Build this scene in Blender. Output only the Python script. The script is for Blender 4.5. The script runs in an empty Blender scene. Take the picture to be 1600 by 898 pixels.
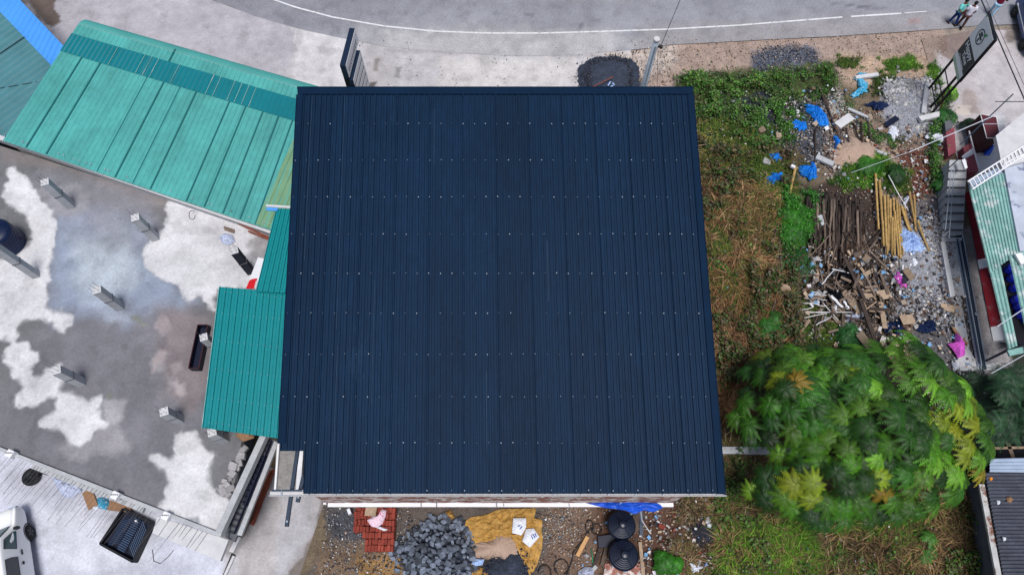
import bpy, bmesh, math, random
import numpy as np
from mathutils import Vector, Matrix, noise as mnoise
random.seed(7); np.random.seed(7)
PI = math.pi; R = math.radians
scene = bpy.context.scene
COL = scene.collection
# ------------------------------------------------------------------ camera model (a drone 29 m up, tilted 24.5 degrees off straight down)
CH = 29.0; TH = R(24.5); F = 1066.67
CT, ST = math.cos(TH), math.sin(TH)
def P(px, py, z=0.0):
    dx = (px-800)/F; dy = (449-py)/F
    wy = dy*CT + ST; wz = dy*ST - CT
    t = (z-CH)/wz
    return Vector((dx*t, wy*t, z))
def PP(pts, z=0.0): return [P(a, b, z) for a, b in pts]
def lin(c):
    c = c/255.0
    return c/12.92 if c <= .04045 else ((c+.055)/1.055)**2.4
KG = 0.86
def C(r, g, b, k=1.0): return tuple(min(.88, ((lin(c)*KG*k)**1.14)*1.04) for c in (r, g, b))
# ------------------------------------------------------------------ materials
MATS = {}
def M(key, col=(.5,.5,.5), rough=.8, var=.15, scale=2.0, bump=0.0, bscale=25.0, metal=0.0, attr=False, rnd=0.0, fine=0.0,
      fscale=40.0, spec=.3, stretch=None, wear_glint=None, trans=0.0):
    if key in MATS: return MATS[key]
    m = bpy.data.materials.new(key); m.use_nodes = True; MATS[key] = m
    nt = m.node_tree; N = nt.nodes; L = nt.links; bs = N['Principled BSDF']
    bs.inputs['Roughness'].default_value = rough; bs.inputs['Metallic'].default_value = metal
    bs.inputs['Specular IOR Level'].default_value = spec
    if trans:
        bs.inputs['Transmission Weight'].default_value = trans
    geo = N.new('ShaderNodeNewGeometry'); pos = geo.outputs['Position']
    if stretch:
        mp = N.new('ShaderNodeMapping'); L.new(pos, mp.inputs['Vector']); mp.inputs['Scale'].default_value = stretch[:3]
        if len(stretch) > 3: mp.inputs['Rotation'].default_value = (0, 0, stretch[3])
        pos = mp.outputs['Vector']
    def noise(sc, det=6, ro=.6):
        n = N.new('ShaderNodeTexNoise'); n.inputs['Scale'].default_value = sc; n.inputs['Detail'].default_value = det
        n.inputs['Roughness'].default_value = ro; L.new(pos, n.inputs['Vector']); return n.outputs['Fac']
    def mrange(src, a, b, f0=.3, f1=.7):
        r = N.new('ShaderNodeMapRange'); L.new(src, r.inputs['Value']); r.inputs['From Min'].default_value = f0
        r.inputs['From Max'].default_value = f1; r.inputs['To Min'].default_value = a; r.inputs['To Max'].default_value = b
        return r.outputs['Result']
    if attr:
        a = N.new('ShaderNodeAttribute'); a.attribute_name = 'Col'; base = a.outputs['Color']
    else:
        c = N.new('ShaderNodeRGB'); c.outputs[0].default_value = (*col, 1); base = c.outputs[0]
    if wear_glint:   # (colour, scale, threshold)
        mx = N.new('ShaderNodeMix'); mx.data_type = 'RGBA'
        L.new(mrange(noise(wear_glint[1], 8, .7), 0, 1, wear_glint[2], wear_glint[2]+.08), mx.inputs['Factor'])
        L.new(base, mx.inputs['A']); mx.inputs['B'].default_value = (*wear_glint[0], 1); base = mx.outputs['Result']
    def mul(src, fac):
        v = N.new('ShaderNodeVectorMath'); v.operation = 'SCALE'; L.new(src, v.inputs[0]); L.new(fac, v.inputs['Scale']); return v.outputs[0]
    if var: base = mul(base, mrange(noise(scale), 1-var, 1+var))
    if fine: base = mul(base, mrange(noise(fscale, 4, .75), 1-fine, 1+fine))
    if rnd:
        oi = N.new('ShaderNodeObjectInfo'); base = mul(base, mrange(oi.outputs['Random'], 1-rnd, 1+rnd, 0, 1))
    L.new(base, bs.inputs['Base Color'])
    if bump:
        b = N.new('ShaderNodeBump'); b.inputs['Strength'].default_value = min(1, bump); b.inputs['Distance'].default_value = .03*bump
        L.new(noise(bscale, 5, .65), b.inputs['Height']); L.new(b.outputs['Normal'], bs.inputs['Normal'])
    return m
def setup_mats():
    M('soil', rough=.95, attr=True, var=.16, scale=1.6, fine=.42, fscale=14, bump=1, bscale=16)
    M('concrete_paint', rough=.75, attr=True, var=.13, scale=1.1, fine=.16, fscale=9, bump=.25, bscale=35)
    M('asphalt', rough=.9, attr=True, var=.10, scale=.6, fine=.30, fscale=18, bump=.4, bscale=50)
    M('leaf', rough=.55, attr=True, var=.12, scale=6, spec=.35)
    M('straw', rough=.9, attr=True, var=.1, scale=4)
    M('bits', rough=.85, attr=True, var=.2, scale=18)
    M('line_paint', (.62,.62,.64), .7, .12, 3, wear_glint=(C(160,160,166), 6, .55), fine=.2)
    M('navy', C(13,47,75), .6, .14, .7, spec=.10, fine=.20, fscale=6, stretch=(1,.14,1), attr=True, wear_glint=(C(34,66,94), .55, .64))
    M('navy_trim', C(13,44,71), .7, .12, 1.5, spec=.08)
    M('screw', (.34,.38,.44), .45, 0, metal=.2)
    M('teal_old', C(88,166,162), .5, .16, .45, attr=True, fine=.12, fscale=3, wear_glint=(C(70,140,140), 1.1, .66))
    M('teal_lip', C(88,166,162), .5, .12, .5)
    M('teal_low', C(92,172,176), .5, .07, .7, fine=.10, fscale=9)
    M('teal_dark', C(14,126,136), .4, .08, 1.2)
    M('teal_new', C(14,140,146), .42, .06, 1.0, fine=.06, fscale=8)
    M('teal_seam', C(20,110,115), .6, .1)
    M('olive_sheet', C(122,160,128), .5, .1, 2)
    M('slate_teal', C(84,134,142), .6, .12, 1, fine=.1)
    M('sky_blue_sheet', C(88,162,235), .5, .08, 1)
    M('pale_teal', C(140,180,175), .6, .2, 1.5, fine=.2, fscale=10, wear_glint=(C(196,206,206), 1.6, .54))
    M('fibre_roof', C(88,92,104), .85, .22, 1.5, fine=.25, fscale=12)
    M('pale_steel', C(165,180,200), .55, .12, 3)
    M('rust_gutter', C(190,190,190), .7, .12, 3, wear_glint=(C(120,75,50), 1.2, .52))
    M('concrete', C(182,184,188), .85, .14, 2.5, fine=.14, fscale=14, bump=.3)
    M('concrete_light', C(205,205,208), .85, .10, 3, fine=.08, bump=.2)
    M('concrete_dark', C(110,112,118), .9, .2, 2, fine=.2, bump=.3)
    M('concrete_black', C(50,56,70), .8, .3, 5, fine=.2)
    M('mottled_roof', C(185,192,205), .85, .15, 1.5, fine=.1, wear_glint=(C(120,130,155), 1.6, .55), bump=.3)
    M('white', C(232,232,236), .5, .04, 3)
    M('white_car', (.88,.89,.90), .22, .02, 1, spec=.6)
    M('blue_car', C(60,90,140), .25, .03, 1, spec=.6)
    M('glass_dark', C(30,48,62), .12, .05, 1, spec=.6)
    M('glass_teal', C(45,92,98), .12, .05, 1, spec=.6)
    M('rubber', C(28,30,34), .7, .1, 8)
    M('rim', C(135,138,145), .4, .1, 6, metal=.3)
    M('black', C(22,26,36), .5, .15, 3)
    M('navy_black', C(20,30,58), .5, .2, 3)
    M('black_tank', C(22,34,58), .38, .2, 2, spec=.5)
    M('blue_tank', C(20,40,78), .45, .15, 2)
    M('red', C(214,40,50), .5, .05, 3)
    M('red_wall', C(150,52,64), .8, .15, 2, wear_glint=(C(150,110,115), 3, .66))
    M('maroon', C(100,48,58), .6, .15, 2)
    M('maroon_dark', C(72,32,38), .6, .15, 2)
    M('brick', C(148,74,62), .9, .2, 6, rnd=.25, fine=.15, bump=.3)
    M('brickwall', C(158,112,102), .9, .3, 4, fine=.3, fscale=8, wear_glint=(C(215,208,205), 2.2, .47))
    M('rust_steel', C(140,80,62), .8, .25, 4, fine=.2)
    M('rebar', C(96,92,98), .7, .2, 6)
    M('dark_steel', C(60,74,92), .5, .12, 4, metal=.2)
    M('steel', C(168,178,190), .4, .12, 5, metal=.3)
    M('granite', C(108,116,130), .8, .4, 6, rnd=.7, fine=.2, fscale=20, bump=.5, bscale=12)
    M('rubble', C(165,163,165), .9, .2, 4, rnd=.25, fine=.2, bump=.5, bscale=12)
    M('sand', C(182,160,145), .95, .12, 3, fine=.2, fscale=22, bump=.5)
    M('gravel', C(66,74,90), .9, .25, 3, fine=.6, fscale=16, bump=1, bscale=20)
    M('gravel_light', C(150,152,160), .9, .25, 3, fine=.6, fscale=12, bump=1, bscale=14)
    M('ash', C(52,54,66), .95, .5, 3, fine=.7, fscale=9, bump=1, bscale=10)
    M('yellow_tarp', C(186,148,84), .7, .3, 5, bump=.6, bscale=8, wear_glint=(C(200,190,165), 3, .62))
    M('blue_tarp', C(24,92,205), .45, .3, 4, bump=.5, bscale=9, wear_glint=(C(140,180,225), 3, .60))
    M('blue_bag', C(38,138,225), .4, .25, 7, bump=.5, bscale=12, wear_glint=(C(150,205,245), 8, .62))  # pale blotches are highlights on crumpled plastic, put into the colour
    M('dark_blue_bag', C(28,50,92), .5, .3, 5, bump=.5, bscale=12)
    M('pink_bag', C(225,110,215), .5, .15, 6, bump=.5, bscale=12)
    M('pinkwhite_bag', C(240,215,230), .5, .1, 6, bump=.5, bscale=12, wear_glint=(C(235,90,150), 4, .56))
    M('white_bag', C(225,228,238), .5, .08, 5, bump=.4, bscale=10)
    M('print_blue', C(60,90,170), .6, 0)
    M('paleblue_bag', C(170,195,235), .5, .12, 5, bump=.5, bscale=10, wear_glint=(C(50,70,180), 3.2, .60))
    M('mesh_sack', C(196,204,226), .6, .1, 5, wear_glint=(C(110,122,150), 9, .56), bump=.5)
    M('cyan_bag', C(70,170,205), .5, .1, 4, wear_glint=(C(220,230,240), 9, .55))
    M('cardboard', C(158,125,98), .85, .15, 5, rnd=.12)
    M('board', C(158,140,122), .85, .25, 5, rnd=.35, fine=.3)
    M('plank', C(122,108,98), .9, .25, 5, rnd=.5, fine=.3)
    M('wood_tan', C(205,165,120), .8, .1, 5)
    M('dark_pole', C(72,62,58), .9, .3, 4, rnd=.5, fine=.3, fscale=20)
    M('bamboo', C(176,148,98), .6, .2, 3, rnd=.22, fine=.15, fscale=14)
    M('hose', C(40,40,44), .5, .1, 5)
    M('green_hose', C(60,160,120), .5, .1, 5)
    M('pole_steel', C(165,176,190), .5, .1, 3)
    M('sign_white', (.82,.85,.86), .5, .04, 2)
    M('sign_green', C(190,215,190), .5, .05, 2)
    M('sign_dark', C(52,70,74), .5, .08, 3)
    M('sign_navy', C(30,48,72), .45, .1, 2)
    M('sign_black', C(12,16,28), .5, .1, 3)
    M('skin', C(120,78,62), .6, .05, 9)
    M('hair', C(18,16,20), .7, .1, 20)
    M('shirt_mint', C(120,205,200), .85, .06, 14)
    M('shirt_white', C(222,222,235), .85, .05, 14)
    M('shirt_maroon', C(135,28,62), .85, .08, 14)
    M('jeans', C(28,62,125), .9, .1, 14)
    M('trousers_brown', C(92,62,60), .9, .1, 14)
    M('trousers_pale', C(165,200,225), .9, .1, 14)
    M('bark', C(95,82,70), .9, .3, 6, bump=.8, bscale=12)
    M('wire', C(50,54,62), .6, 0)
    M('wire_light', C(200,205,215), .6, 0)
    M('orange', C(235,150,30), .6, .1, 5)
    M('blue_glass', C(28,52,190), .15, .1, 3, spec=.7)
    M('logo_green', C(70,170,110), .5, 0)
    M('porch_grey', C(150,147,146), .9, .2, 3, fine=.3, fscale=14)
    M('faded_red', C(150,84,94), .8, .2, 2, fine=.15)
    M('plain_wall', C(190,188,184), .9, .12, 2)
setup_mats()
# ------------------------------------------------------------------ object helpers
ORG = {}
def link(o, parent=None):
    COL.objects.link(o)
    if parent is not None: o.parent = parent
    return o
def tag(o, label=None, cat=None, group=None, kind=None):
    if label: o['label'] = label
    if cat: o['category'] = cat
    if group: o['group'] = group
    if kind: o['kind'] = kind
    return o
def thing(name, label, cat, loc=(0,0,0), rz=0, group=None):
    o = bpy.data.objects.new(name, None); link(o); o.empty_display_size = .2
    o.location = loc; o.rotation_euler = (0, 0, rz); ORG[o.name] = Vector(loc) if rz == 0 else None
    return tag(o, label, cat, group)
def mesh_obj(name, V, Fc, mat, parent=None, local=False, smooth=False, cols=None, origin=None):
    V = [Vector(v) for v in V]
    if not local:
        if parent is not None: org = ORG[parent.name]
        else:
            xs = [v.x for v in V]; ys = [v.y for v in V]
            org = origin or Vector(((min(xs)+max(xs))/2, (min(ys)+max(ys))/2, min(v.z for v in V)))
        V = [v-org for v in V]
    me = bpy.data.meshes.new(name); me.from_pydata(V, [], Fc)
    me.materials.append(MATS[mat] if isinstance(mat, str) else mat)
    if cols is not None:
        ca = me.color_attributes.new('Col', 'FLOAT_COLOR', 'POINT')
        ca.data.foreach_set('color', np.concatenate([np.asarray(cols, dtype=np.float32), np.ones((len(V), 1), np.float32)], 1).ravel())
    if smooth: me.shade_smooth()
    o = bpy.data.objects.new(name, me); link(o, parent)
    if local: ORG[o.name] = None
    elif parent is None: o.location = org; ORG[o.name] = org
    else: ORG[o.name] = org
    return o
def np_obj(name, V, Fq, mat, cols=None, parent=None, smooth=False):
    """V n x 3 float array, Fq m x k int array (k = 3 or 4)."""
    V = np.asarray(V, np.float32); Fq = np.asarray(Fq, np.int32)
    if parent is not None: org = np.array(ORG[parent.name])
    else: org = np.array([(V[:,0].min()+V[:,0].max())/2, (V[:,1].min()+V[:,1].max())/2, 0])
    me = bpy.data.meshes.new(name); k = Fq.shape[1]
    me.vertices.add(len(V)); me.vertices.foreach_set('co', (V-org).astype(np.float32).ravel())
    me.loops.add(Fq.size); me.loops.foreach_set('vertex_index', Fq.ravel())
    me.polygons.add(len(Fq)); me.polygons.foreach_set('loop_start', np.arange(0, Fq.size, k, dtype=np.int32))
    me.polygons.foreach_set('loop_total', np.full(len(Fq), k, np.int32))
    me.update(calc_edges=True)
    if cols is not None:
        ca = me.color_attributes.new('Col', 'FLOAT_COLOR', 'POINT')
        ca.data.foreach_set('color', np.concatenate([np.asarray(cols, np.float32), np.ones((len(V),1), np.float32)], 1).ravel())
    me.materials.append(MATS[mat])
    if smooth: me.shade_smooth()
    o = bpy.data.objects.new(name, me); link(o, parent)
    if parent is None: o.location = org
    ORG[o.name] = Vector(org)
    return o
class MB:
    def __init__(s): s.v = []; s.f = []
    def add(s, V, Fc):
        n = len(s.v); s.v += [Vector(v) for v in V]; s.f += [tuple(i+n for i in f) for f in Fc]; return s
    def box(s, c, d, rot=None):
        x, y, z = d[0]/2, d[1]/2, d[2]/2
        V = [Vector((a*x, b*y, e*z)) for a in (-1,1) for b in (-1,1) for e in (-1,1)]
        if rot is not None:
            if not isinstance(rot, Matrix): rot = Matrix.Rotation(rot, 3, 'Z')
            V = [rot @ v for v in V]
        c = Vector(c)
        return s.add([v+c for v in V], [(0,1,3,2),(4,6,7,5),(0,4,5,1),(2,3,7,6),(0,2,6,4),(1,5,7,3)])
    def bar(s, a, b, w, h, up=Vector((0,0,1))):
        """box from a to b (points on its axis), w wide, h high"""
        a = Vector(a); b = Vector(b); d = (b-a).normalized(); x = d.cross(up)
        if x.length < 1e-4: x = d.cross(Vector((1,0,0)))
        x.normalize(); y = x.cross(d).normalized()
        V = [p + x*i*w/2 + y*j*h/2 for p in (a, b) for i, j in ((-1,-1),(1,-1),(1,1),(-1,1))]
        return s.add(V, [(3,2,1,0),(4,5,6,7),(0,1,5,4),(1,2,6,5),(2,3,7,6),(3,0,4,7)])
    def prism(s, pts, z0, z1):
        """pts: xy(z) points; extruded between z0 and z1 (numbers or lists)"""
        n = len(pts); zz0 = z0 if isinstance(z0, (list, tuple)) else [z0]*n; zz1 = z1 if isinstance(z1, (list, tuple)) else [z1]*n
        V = [(p[0], p[1], zz0[i]) for i, p in enumerate(pts)] + [(p[0], p[1], zz1[i]) for i, p in enumerate(pts)]
        a = sum(pts[i][0]*pts[(i+1)%n][1]-pts[(i+1)%n][0]*pts[i][1] for i in range(n))
        Fc = [tuple(range(n-1, -1, -1)), tuple(range(n, 2*n))] + [(i, (i+1)%n, n+(i+1)%n, n+i) for i in range(n)]
        if a < 0: Fc = [f[::-1] for f in Fc]
        return s.add(V, Fc)
    def tube(s, pts, r, k=8, rings=None, cap=True):
        pts = [Vector(p) for p in pts]; n = len(pts); rr = r if isinstance(r, (list, tuple)) else [r]*n
        base = len(s.v); prev = None
        for i, p in enumerate(pts):
            d = (pts[min(i+1, n-1)] - pts[max(i-1, 0)]).normalized()
            ref = Vector((0,0,1)) if abs(d.z) < .95 else Vector((1,0,0))
            x = d.cross(ref).normalized(); y = x.cross(d)
            for j in range(k):
                t = 2*PI*j/k; s.v.append(p + (x*math.cos(t) + y*math.sin(t))*rr[i])
        for i in range(n-1):
            for j in range(k):
                a = base+i*k+j; b = base+i*k+(j+1)%k; s.f.append((a, b, b+k, a+k))
        if cap: s.f.append(tuple(base+j for j in range(k))[::-1]); s.f.append(tuple(base+(n-1)*k+j for j in range(k)))
        return s
    def lathe(s, prof, c=(0,0,0), k=32):
        """prof: (radius, z) pairs from bottom to top"""
        base = len(s.v); c = Vector(c)
        for r, z in prof:
            for j in range(k):
                t = 2*PI*j/k; s.v.append(c + Vector((r*math.cos(t), r*math.sin(t), z)))
        for i in range(len(prof)-1):
            for j in range(k):
                a = base+i*k+j; b = base+i*k+(j+1)%k; s.f.append((a, b, b+k, a+k))
        s.f.append(tuple(base+j for j in range(k))[::-1]); s.f.append(tuple(base+(len(prof)-1)*k+j for j in range(k)))
        return s
    def build(s, name, mat, parent=None, local=False, smooth=False): return mesh_obj(name, s.v, s.f, mat, parent, local, smooth)
def dup(o, parent=None):
    c = o.copy(); link(c, parent); ORG[c.name] = ORG.get(o.name)
    for ch in list(o.children): dup(ch, c)
    return c
def bevel(o, w=.01, seg=2):
    m = o.modifiers.new('b', 'BEVEL'); m.width = w; m.segments = seg; m.limit_method = 'ANGLE'; return o
# ------------------------------------------------------------------ numpy noise, polygons, painting
_rng = np.random.RandomState(3); LAT = _rng.rand(256, 256)
def vnoise(x, y):
    xi = np.floor(x).astype(int); yi = np.floor(y).astype(int); fx = x-xi; fy = y-yi
    fx = fx*fx*(3-2*fx); fy = fy*fy*(3-2*fy)
    a = LAT[xi % 256, yi % 256]; b = LAT[(xi+1) % 256, yi % 256]; c = LAT[xi % 256, (yi+1) % 256]; d = LAT[(xi+1) % 256, (yi+1) % 256]
    return (a*(1-fx)+b*fx)*(1-fy)+(c*(1-fx)+d*fx)*fy
def fbm(x, y, sc=1.0, oc=4, seed=0):
    s = 0; a = .5; x = np.asarray(x)*sc+seed*17.3; y = np.asarray(y)*sc+seed*9.7
    for i in range(oc): s = s+a*vnoise(x, y); x = x*2.03+11; y = y*2.03+5; a *= .5
    return s/(1-.5**oc)
def sdf(X, Y, poly):
    """signed distance, positive inside"""
    px = np.array([p[0] for p in poly]); py = np.array([p[1] for p in poly]); n = len(poly)
    d = np.full(X.shape, 1e9); ins = np.zeros(X.shape, bool)
    for i in range(n):
        ax, ay, bx, by = px[i], py[i], px[(i+1)%n], py[(i+1)%n]
        ex, ey = bx-ax, by-ay; wx, wy = X-ax, Y-ay
        t = np.clip((wx*ex+wy*ey)/max(ex*ex+ey*ey, 1e-9), 0, 1)
        d = np.minimum(d, (wx-ex*t)**2+(wy-ey*t)**2)
        c = ((ay > Y) != (by > Y))
        with np.errstate(divide='ignore', invalid='ignore'):
            ins ^= c & (X < (bx-ax)*(Y-ay)/((by-ay) if by != ay else 1e-9)+ax)
    d = np.sqrt(d); return np.where(ins, d, -d)
def sstep(a, b, x): t = np.clip((x-a)/(b-a), 0, 1); return t*t*(3-2*t)
def paint(X, Y, base, layers, z=0.0):
    c = np.zeros(X.shape+(3,)); c[:] = base
    for li, L in enumerate(layers):
        poly, colr, soft, amp, nsc = L[:5]; st = L[5] if len(L) > 5 else 1.0
        w = [(p.x, p.y) for p in PP(poly, z)]
        x0 = min(a for a, b in w)-2; x1 = max(a for a, b in w)+2; y0 = min(b for a, b in w)-2; y1 = max(b for a, b in w)+2
        m = (X > x0) & (X < x1) & (Y > y0) & (Y < y1)
        if not m.any(): continue
        xs = X[m]; ys = Y[m]
        s = sdf(xs, ys, w)+(fbm(xs, ys, nsc, 4, li+1)-.5)*2*amp
        k = (sstep(-soft, soft, s)*st)[:, None]
        c[m] = c[m]*(1-k)+np.array(colr)*k
    return c
def resample(pts, n):
    pts = [Vector(p) for p in pts]; L = [0]
    for i in range(1, len(pts)): L.append(L[-1]+(pts[i]-pts[i-1]).length)
    out = []; j = 0
    for i in range(n):
        t = L[-1]*i/(n-1)
        while j < len(pts)-2 and L[j+1] < t: j += 1
        out.append(pts[j].lerp(pts[j+1], (t-L[j])/max(1e-9, L[j+1]-L[j])))
    return out
def ruled(name, A, B, nu, nv, mat, base=None, layers=(), zpaint=0.0, bumpz=0.0, parent=None, edge=0.0):
    A = np.array([tuple(p) for p in resample(A, nu)]); B = np.array([tuple(p) for p in resample(B, nu)])
    if edge: A[:,1] += (fbm(A[:,0], A[:,1], 1.2, 4, 5)-.5)*edge; B[:,1] += (fbm(B[:,0], B[:,1], 1.2, 4, 6)-.5)*edge
    t = np.linspace(0, 1, nv)[:, None, None]; G = A[None]*(1-t)+B[None]*t
    X, Y = G[..., 0], G[..., 1]
    if bumpz: G[..., 2] += (fbm(X, Y, 1.5, 3, 2)-.5)*bumpz
    cols = None
    if base is not None:
        cols = paint(X, Y, base, layers, zpaint)*((.84+.32*fbm(X, Y, .7, 5, 77))*(.88+.24*fbm(X, Y, 3.1, 4, 78)))[..., None]
        cols = (cols*(1-.14*sstep(.60, .74, fbm(X, Y, 1.9, 5, 79)))[..., None]).reshape(-1, 3)
    i, j = np.meshgrid(np.arange(nv-1), np.arange(nu-1), indexing='ij'); a = (i*nu+j).ravel()
    Fq = np.stack([a, a+nu, a+nu+1, a+1], 1)
    return np_obj(name, G.reshape(-1, 3), Fq, mat, cols, parent, smooth=bool(bumpz))
def ribbed(name, NA, NB, SA, SB, n, prof, mat, parent, nv=8, vcut=None, sag=None, base=None, sheet=3, amt=.1):
    """a profiled sheet: NA-NB is one edge, SA-SB the opposite one, n ribs across, prof: (u, height) of one rib module"""
    us = []; hs = []
    for i in range(n):
        for u, h in prof: us.append((i+u)/n); hs.append(h)
    us.append(1.0); hs.append(prof[0][1])
    NA, NB, SA, SB = map(Vector, (NA, NB, SA, SB)); nrm = (NB-NA).cross(SA-NA).normalized()
    if nrm.z < 0: nrm = -nrm
    V = []; Fc = []; k = len(us)
    for r in range(nv+1):
        for u, h in zip(us, hs):
            v = r/nv
            if vcut: v = v*vcut(u)
            p = NA.lerp(NB, u).lerp(SA.lerp(SB, u), v)+nrm*h
            if sag: p = p+Vector((0,0,sag(u, v)))
            V.append(p)
    for r in range(nv):
        for j in range(k-1): a = r*k+j; Fc.append((a, a+k, a+k+1, a+1))
    cols = None
    if base is not None:
        rs = random.Random(n); tone = [1+rs.uniform(-amt, amt) for _ in range(n//sheet+2)]
        cols = np.array([np.array(base)*tone[int(min(n-1, u*n)//sheet)]*(1+.06*(h > .01)) for r in range(nv+1) for u, h in zip(us, hs)])
    return mesh_obj(name, V, Fc, mat, parent, cols=cols)
def crumple(name, poly, z0, h, amp, mat, parent=None, rings=10, segs=48, nsc=3.0, seed=1, edge=.0, power=2.0, world=False, thick=False):
    """an irregular sheet or heap over a polygon (pixel corners on plane z0)"""
    b = poly if world else PP(poly, z0)
    b = resample(list(b)+[b[0]], segs+1)[:-1]
    c = sum(b, Vector())/len(b); V = [c.copy()]; Fc = []
    for i in range(1, rings+1):
        t = i/rings
        for j, q in enumerate(b):
            p = c.lerp(q, t)
            if edge: p = p+(q-c).normalized()*((mnoise.noise(Vector((q.x*2+seed, q.y*2, 0)))+mnoise.noise(Vector((q.x*6+seed, q.y*6, 4))))*edge*t)
            V.append(p)
    for i, p in enumerate(V):
        t = 0 if i == 0 else ((i-1)//segs+1)/rings
        nz = mnoise.noise(Vector((p.x*nsc+seed*3.1, p.y*nsc, seed)))+.5*mnoise.noise(Vector((p.x*nsc*2.3, p.y*nsc*2.3+seed, 1)))
        rd = 1-abs(nz)*1.6
        p.z = z0+h*max(0, 1-t**power)+amp*(rd+.6)*(1-.7*t**3)+.006
    for j in range(segs): Fc.append((0, 1+j, 1+(j+1)%segs))
    for i in range(rings-1):
        for j in range(segs):
            a = 1+i*segs+j; b2 = 1+i*segs+(j+1)%segs; Fc.append((a, a+segs, b2+segs, b2))
    o = mesh_obj(name, V, Fc, mat, parent, smooth=False)
    return o
# ================================================================== GROUND
def conv(pts, ox, oy, k): return [(ox+a/k, oy+b/k) for a, b in pts]
terr = MB(); g = 1500
terr.add([(-g,-g,-.5),(g,-g,-.5),(g,g,-.5),(-g,g,-.5)], [(0,1,2,3)])
M('far_ground', C(110,108,84), .95, .3, .05, fine=.25, fscale=.6)
tag(terr.build('terrain', 'far_ground'), kind='structure')
road_edge = [(150,-90),(250,-40),(330,0),(400,26),(470,46),(540,61),(600,73),(700,82),(800,88),(900,86),(1000,77),(1050,70),(1200,62),(1300,57),(1410,50),(1480,45),(1530,40),(1600,38),(1800,28)]
conc = C(196,192,196)
soil_layers = [
 ([(990,50),(1500,40),(1490,120),(1000,150)], C(168,150,140), .3, .3, 1),
 ([(1310,85),(1470,85),(1480,130),(1400,140),(1320,130)], C(182,160,142), .3, .3, 1.5),
 ([(985,60),(1060,66),(1050,110),(985,120)], C(190,178,170), .4, .3, 1),
 ([(1175,78),(1270,72),(1290,100),(1300,125),(1180,110)], C(108,114,130), .3, .4, 2),
 ([(1050,118),(1300,98),(1310,150),(1260,180),(1230,240),(1090,250)], C(84,92,58), .3, .4, 1.5),
 ([(1155,150),(1210,140),(1225,195),(1165,195)], C(58,62,74), .15, .2, 3),
 ([(1220,170),(1290,150),(1310,250),(1230,270)], C(84,88,96), .3, .3, 2.5),
 ([(1085,240),(1245,235),(1230,420),(1240,620),(1130,640),(1095,400)], C(50,42,34), .3, .3, 1.5),  # dark brown soil, with shadow near the roof mixed into its colour
 ([(1300,110),(1320,150),(1330,185),(1300,210),(1280,180)], C(160,156,150), .15, .3, 2.5),
 ([(1290,190),(1480,190),(1480,340),(1290,290)], C(140,124,112), .3, .4, 2),
 ([(1340,225),(1400,220),(1440,250),(1400,265),(1340,250)], C(176,158,145), .2, .3, 3),
 ([(1400,235),(1465,225),(1462,330),(1430,330),(1405,290)], C(110,74,62), .3, .3, 2),
 ([(1385,130),(1450,125),(1462,200),(1400,215),(1375,180)], C(160,160,166), .15, .3, 3),
 ([(1255,290),(1375,270),(1380,420),(1350,440),(1260,440)], C(76,64,58), .2, .3, 2.5),
 ([(1320,360),(1350,355),(1355,410),(1325,410)], C(150,128,110), .12, .2, 3),
 ([(1380,330),(1480,300),(1490,480),(1470,510),(1380,500)], C(118,114,116), .2, .3, 2.5),
 ([(1240,410),(1400,400),(1420,540),(1300,560),(1240,520)], C(80,70,64), .3, .3, 2),
 ([(1400,455),(1450,450),(1460,490),(1420,500)], C(92,62,54), .2, .25, 3),
 ([(1430,480),(1500,470),(1530,560),(1520,660),(1450,650),(1420,540)], C(104,102,106), .2, .3, 2.5),
 ([(1120,620),(1560,600),(1540,800),(1130,720)], C(64,60,44), .5, .3, 2),
 ([(1060,700),(1230,690),(1300,780),(1520,780),(1510,960),(1040,960)], C(58,52,38), .4, .4, 2),
 ([(1505,770),(1530,770),(1560,960),(1515,960)], C(24,24,28), .12, .12, 3),
 ([(1500,640),(1640,640),(1640,740),(1520,740)], C(30,32,40), .2, .2, 2),
 ([(860,770),(1130,770),(1120,820),(1100,960),(830,960)], C(98,74,62), .3, .3, 2),
 ([(840,780),(930,780),(940,960),(820,960)], C(126,106,94), .3, .3, 2.5),
 ([(480,760),(860,760),(850,960),(420,960),(505,860),(515,800)], C(104,96,92), .15, .3, 2.5),
 ([(510,800),(600,790),(610,850),(520,840)], C(84,86,94), .2, .2, 3),
 ([(500,850),(650,850),(640,960),(480,960)], C(128,110,94), .2, .3, 3),
 ([(560,872),(640,872),(640,960),(560,960)], C(158,128,88), .2, .3, 3),
 ([(1480,28),(1720,10),(1720,75),(1470,75)], C(152,142,134), .1, .1, 2),
 ([(1500,550),(1700,530),(1700,700),(1500,640)], C(62,66,58), .3, .3, 2),
 ([(1490,360),(1518,350),(1585,570),(1530,590)], C(150,146,148), .1, .1, 3),
 ([(1075,800),(1130,790),(1140,850),(1080,860)], C(56,54,62), .2, .25, 3),
]
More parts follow.
